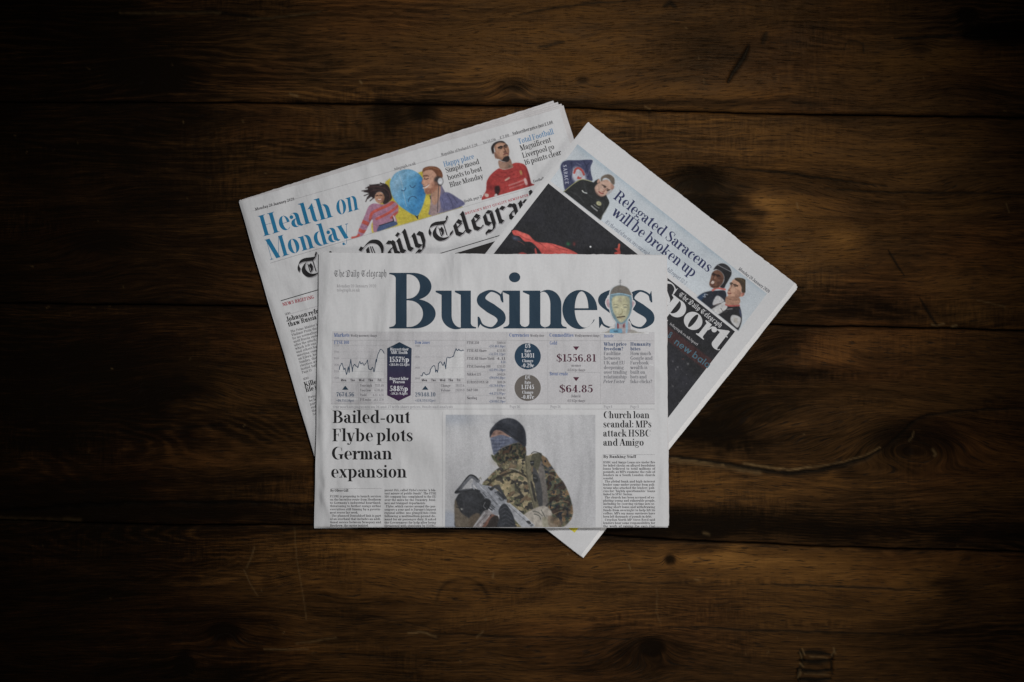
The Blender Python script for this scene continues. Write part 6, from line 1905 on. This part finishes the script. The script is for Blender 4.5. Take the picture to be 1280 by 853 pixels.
    text(d, 'The Daily Telegraph', 847.6, 369.6, 6.6, (168, 167, 168), width=66.5, ang=AN, font='black', T=0.17, H=0.05, n=5)
    text(d, 'telegraph.co.uk/sport', 836.6, 405.6, 3.4, (132, 130, 132), width=44, ang=AN, T=0.2, H=0.08, n=3)
    text(d, 'new bala', 841.6, 429.2, 8.6, (64, 88, 100), width=54, ang=AN - 1.6, font='sans', T=0.13, n=6)
    p = np.array([833.6, 421.0])
    text(d, 'o', p[0], p[1], 7, (64, 88, 100), ang=AN, font='sans', T=0.16, n=6); text(d, 'o', p[0] + 2.4, p[1] - 3.4, 6, (64, 88, 100), ang=AN, font='sans', T=0.16, n=6)
    d.build(sport, 'nameplate', r, lift=0.00022, label='white word Sport with small white and blue lettering')
    # coach and club flag
    A = Art(q(696, 192, 82, 88), 0.45, under=(160, 165, 170))
    Z = lambda pts: [(695 + a / 9.478, 190 + b / 9.478) for a, b in pts]
    lim = A.inside([(600, 100), (900, 100), (900, 392), (685.4 + 2.2, 229.4 - 3.0), (600, 158)])
    fl = A.poly(Z([(52, 170), (110, 104), (260, 98), (430, 96), (412, 180), (418, 260), (432, 345), (330, 330), (200, 400), (120, 455), (96, 430), (78, 300)]), (58, 62, 92), 0.35, clip=lim)
    A.blob(*Z([(270, 285)])[0], 8.5, 12, (172, 170, 178), 1, -28, 8, clip=fl)
    A.line(Z([(215, 250), (235, 205), (270, 195), (310, 225), (330, 270)]), 2.6, (168, 66, 62), 0.95, clip=fl); A.poly(Z([(252, 300), (268, 288), (278, 302), (298, 300), (300, 318), (255, 322)]), (172, 66, 60), 0.3, clip=fl)
    for pts in ([(180, 120), (190, 220), (170, 330)], [(330, 110), (370, 200), (380, 300)], [(390, 130), (360, 180), (350, 240)]):
        A.line(Z(pts), 1.8, (36, 40, 66), 0.6, clip=fl)
    for pts in ([(370, 280), (415, 180)], [(240, 130), (300, 160)]):
        A.line(Z(pts), 1.2, (110, 114, 140), 0.5, clip=fl)
    jk = A.poly(Z([(80, 480), (150, 420), (230, 360), (300, 328), (400, 342), (450, 360), (495, 322), (520, 340), (600, 520), (632, 590), (622, 640), (560, 740), (505, 812), (300, 650), (100, 500)]), (38, 39, 40), 0.35, clip=lim)
    A.line(Z([(90, 476), (170, 408), (250, 350), (320, 326), (420, 352)]), 1.0, (156, 154, 104), 0.9); A.line(Z([(510, 806), (560, 745), (600, 690)]), 0.7, (120, 118, 90), 0.6)
    for pts in ([(330, 360), (360, 470), (420, 540)], [(180, 470), (260, 520), (330, 600)], [(480, 560), (560, 620), (560, 700)], [(560, 500), (600, 560)]):
        A.line(Z(pts), 2.0, (58, 60, 62), 0.5, clip=jk)
    A.line(Z([(312, 462), (330, 480), (365, 490)]), 1.3, (176, 178, 172), 0.95); A.line(Z([(312, 458), (322, 472)]), 1.0, (176, 178, 172), 0.9)
    A.blob(*Z([(508, 612)])[0], 3.4, 2.6, (176, 172, 128), 1, 30, 6); A.blob(*Z([(508, 610)])[0], 1.8, 1.2, (130, 130, 110), .8, 30, 4); A.line(Z([(420, 640), (450, 668), (488, 698)]), 1.6, (150, 150, 150), 0.85); A.line(Z([(450, 625), (480, 650), (510, 665)]), 1.0, (130, 130, 126), 0.7)
    A.poly(Z([(440, 380), (490, 330), (500, 420), (540, 525), (590, 510), (600, 530), (560, 560), (470, 500)]), (34, 35, 37), 0.4)
    A.poly(Z([(500, 330), (530, 345), (600, 325), (660, 370), (680, 400), (650, 450), (620, 470), (590, 510), (550, 528), (505, 515), (470, 470), (458, 430), (480, 390), (520, 360)]), (182, 146, 128), 0.4)
    A.blob(*Z([(560, 420)])[0], 6, 5, (200, 166, 148), 0.6); A.poly(Z([(650, 390), (685, 395), (690, 430), (655, 455)]), (170, 128, 112), 0.5)
    A.poly(Z([(528, 340), (535, 300), (580, 270), (640, 268), (690, 310), (698, 370), (684, 392), (655, 372), (630, 330), (590, 310), (560, 320), (545, 350)]), (92, 78, 66), 0.4, op=0.95); A.poly(Z([(486, 355), (500, 325), (522, 330), (515, 358), (494, 375)]), (180, 138, 120), 0.35)
    A.line(Z([(556, 402), (572, 412), (588, 424)]), 1.0, (88, 66, 58), 0.85); A.line(Z([(600, 452), (616, 462), (628, 462)]), 1.0, (88, 66, 58), 0.85); A.line(Z([(575, 430), (562, 468), (548, 470)]), 0.9, (150, 104, 90), 0.7)
    A.line(Z([(512, 476), (528, 490), (556, 496)]), 1.4, (166, 84, 78), 0.85); A.blob(*Z([(535, 515)])[0], 2.6, 1.4, (150, 110, 96), 0.5, 20)
    A.poly(Z([(600, 480), (655, 450), (672, 405), (690, 420), (665, 470), (620, 510), (590, 520)]), (128, 92, 80), 0.6, op=0.55)
    A.line(Z([(545, 392), (566, 398), (592, 414)]), 1.3, (66, 50, 44), 0.8); A.line(Z([(604, 438), (625, 448), (640, 452)]), 1.3, (66, 50, 44), 0.8); A.blob(*Z([(574, 418)])[0], 1.2, 0.8, (46, 36, 36), 0.9); A.blob(*Z([(612, 460)])[0], 1.2, 0.8, (46, 36, 36), 0.9)
    A.line(Z([(590, 440), (572, 470), (552, 472)]), 1.1, (134, 88, 74), 0.8); A.line(Z([(508, 470), (530, 488), (560, 492)]), 1.2, (120, 56, 54), 0.8); A.poly(Z([(462, 440), (480, 470), (520, 512), (560, 530), (540, 532), (500, 520), (466, 480)]), (140, 100, 88), 0.6, op=0.6)
    A.build(sport, 'coach_picture', r, lift=0.00014, label='cut-out picture of a man in a dark tracksuit before a navy flag')
    dd = Decal()
    for i, ch in enumerate('SARACENS'):
        text(dd, ch, 703.6 + i * 0.5 + (0 if i < 6 else 99), 206.4 + i * 4.2, 4.6, (150, 152, 166), ang=84, T=.17, H=.07, n=4) if i < 6 else None
    dd.build(sport, 'flag_lettering', r, lift=0.00022)
    # the two rugby players
    A = Art(q(866, 325, 66, 92), 0.45, under=(160, 165, 170))
    Z = lambda pts: [(860 + a / 8.53, 320 + b / 8.53) for a, b in pts]
    lim = A.inside([(700, 200), (1000, 200), (1000, 475.5), (918.8 + 2.2, 414.6 - 2.6), (685.4 + 2.2, 229.4 - 2.8)])
    j1 = A.poly(Z([(90, 460), (150, 400), (230, 375), (300, 370), (395, 372), (410, 450), (380, 520), (250, 580), (160, 520)]), (36, 40, 50), 0.35, clip=lim)
    A.poly(Z([(90, 460), (140, 410), (200, 400), (150, 470), (130, 490)]), (40, 62, 92), 0.6, clip=j1)
    A.poly(Z([(262, 520), (300, 430), (350, 440), (390, 490), (340, 520)]), (176, 174, 176), 0.4, clip=j1); A.line(Z([(160, 430), (185, 440), (175, 410), (210, 415)]), 1.0, (160, 164, 172), 0.9); A.line(Z([(262, 368), (310, 345), (395, 358)]), 2.6, (190, 90, 82), 0.95)
    A.poly(Z([(225, 300), (240, 240), (258, 180), (300, 150), (350, 160), (385, 220), (375, 280), (340, 330), (290, 350), (245, 335)]), (104, 70, 54), 0.35)
    A.blob(*Z([(275, 235)])[0], 2.6, 2.2, (140, 98, 78), 0.7); A.line(Z([(262, 190), (285, 196)]), 1.2, (50, 34, 30), 0.8); A.line(Z([(300, 200), (335, 210)]), 1.2, (50, 34, 30), 0.8); A.poly(Z([(240, 290), (262, 262), (282, 270), (270, 300)]), (186, 168, 158), 0.4); A.line(Z([(238, 300), (258, 312), (280, 300)]), 1.0, (70, 40, 38), 0.8); A.poly(Z([(320, 220), (370, 230), (350, 300), (310, 320)]), (74, 48, 40), 0.8, op=0.7)
    A.poly(Z([(270, 150), (300, 105), (350, 80), (400, 88), (450, 130), (466, 190), (440, 250), (405, 310), (385, 345), (340, 330), (378, 280), (385, 220), (350, 170), (305, 145)]), (34, 33, 36), 0.35)
    A.line(Z([(320, 98), (370, 125), (455, 168)]), 0.9, (150, 150, 154), 0.9); A.line(Z([(310, 148), (352, 168), (384, 220), (376, 282), (345, 322)]), 0.8, (110, 104, 104), 0.7); A.blob(*Z([(400, 120)])[0], 5, 2.4, (62, 62, 66), 0.6, 25)
    j2 = A.poly(Z([(235, 585), (330, 520), (400, 480), (410, 520), (480, 510), (545, 530), (570, 600), (575, 690), (550, 770), (520, 800), (420, 720), (300, 630)]), (38, 37, 40), 0.35, clip=lim)
    A.poly(Z([(235, 585), (330, 518), (395, 490), (420, 545), (380, 590), (300, 630)]), (188, 186, 186), 0.4, clip=j2); A.line(Z([(240, 560), (300, 520), (350, 510)]), 1.2, (60, 44, 42), 0.7)
    A.poly(Z([(455, 690), (475, 630), (560, 660), (550, 735), (520, 765)]), (182, 180, 180), 0.35, clip=j2); A.poly(Z([(490, 660), (530, 672), (520, 720), (490, 700)]), (160, 154, 148), 0.5, clip=j2); A.line(Z([(405, 520), (450, 532), (545, 528)]), 2.4, (176, 78, 74), 0.95)
    A.line(Z([(350, 560), (380, 600), (420, 590)]), 1.0, (70, 66, 66), 0.7); A.line(Z([(420, 570), (470, 565)]), 1.4, (150, 148, 148), 0.7); A.poly(Z([(545, 560), (570, 600), (572, 650), (555, 640)]), (60, 66, 92), 0.5, clip=j2)
    A.poly(Z([(405, 440), (470, 420), (540, 440), (560, 480), (540, 520), (470, 525), (405, 515)]), (166, 122, 100), 0.4); A.poly(Z([(418, 390), (440, 340), (456, 290), (490, 250), (560, 270), (575, 350), (560, 430), (510, 450), (440, 440)]), (184, 140, 116), 0.35)
    A.blob(*Z([(475, 340)])[0], 4, 5, (204, 164, 140), 0.6); A.poly(Z([(500, 380), (550, 370), (560, 420), (510, 445)]), (150, 108, 90), 0.8, op=0.6); A.poly(Z([(572, 390), (604, 385), (600, 420), (570, 440), (556, 425)]), (188, 124, 106), 0.4)
    A.poly(Z([(495, 240), (540, 232), (600, 245), (645, 290), (658, 330), (640, 370), (605, 395), (572, 385), (570, 330), (545, 285), (510, 262)]), (62, 50, 38), 0.35); A.line(Z([(520, 240), (580, 260), (630, 310)]), 1.6, (92, 76, 52), 0.6)
    A.line(Z([(450, 300), (470, 296)]), 1.1, (72, 50, 40), 0.85); A.line(Z([(490, 316), (525, 326)]), 1.1, (72, 50, 40), 0.85); A.line(Z([(440, 345), (434, 368), (450, 372)]), 0.9, (138, 92, 76), 0.7); A.line(Z([(424, 396), (440, 402), (452, 398)]), 1.1, (150, 84, 76), 0.8)
    A.line(Z([(255, 196), (270, 190), (290, 200)]), 1.3, (36, 24, 22), 0.9); A.line(Z([(302, 206), (325, 206), (342, 218)]), 1.3, (36, 24, 22), 0.9); A.blob(*Z([(272, 206)])[0], 1.2, 0.8, (28, 20, 20), 0.9); A.blob(*Z([(318, 220)])[0], 1.2, 0.8, (28, 20, 20), 0.9)
    A.line(Z([(284, 205), (268, 250), (290, 258)]), 1.1, (66, 42, 34), 0.8); A.blob(*Z([(330, 262)])[0], 2.0, 1.6, (150, 108, 88), 0.6); A.line(Z([(238, 288), (258, 262), (280, 270)]), 0.9, (52, 30, 28), 0.8); A.line(Z([(250, 322), (290, 330), (330, 322)]), 1.2, (58, 38, 32), 0.7)
    A.line(Z([(448, 292), (462, 288), (474, 294)]), 1.4, (56, 40, 32), 0.9); A.line(Z([(486, 304), (508, 308), (530, 320)]), 1.4, (56, 40, 32), 0.9); A.blob(*Z([(458, 306)])[0], 1.1, 0.8, (40, 30, 28), 0.9); A.blob(*Z([(504, 324)])[0], 1.2, 0.8, (40, 30, 28), 0.9)
    A.line(Z([(470, 310), (446, 358), (430, 366), (452, 376)]), 1.1, (122, 80, 66), 0.8); A.line(Z([(422, 396), (440, 404), (458, 398)]), 1.3, (126, 62, 58), 0.85); A.poly(Z([(430, 428), (480, 436), (540, 420), (556, 380), (566, 420), (540, 448), (470, 452)]), (132, 92, 76), 0.6, op=0.65); A.blob(*Z([(500, 350)])[0], 3.0, 2.0, (196, 150, 126), 0.5)
    A.line(Z([(410, 450), (470, 470), (540, 470)]), 1.4, (126, 88, 72), 0.6); A.line(Z([(580, 398), (592, 404), (584, 424)]), 1.0, (130, 76, 66), 0.8)
    A.build(sport, 'players_picture', r, lift=0.00014, label='cut-out picture of two rugby players, one in a black scrum cap')
    # yellow printed corner near the lower tip
    d = Decal()
    p = np.array([718.3, 666.2])
    d.poly4([p, p - d0 * 60, p - d0 * 60 + up * 30, p + up * 30], (176, 164, 52))
    d.rule((709, 667.6), (740, 640), 0.01, (180, 178, 180))
    d.build(sport, 'yellow_print', r)


build_main()
build_sport()
build_business()
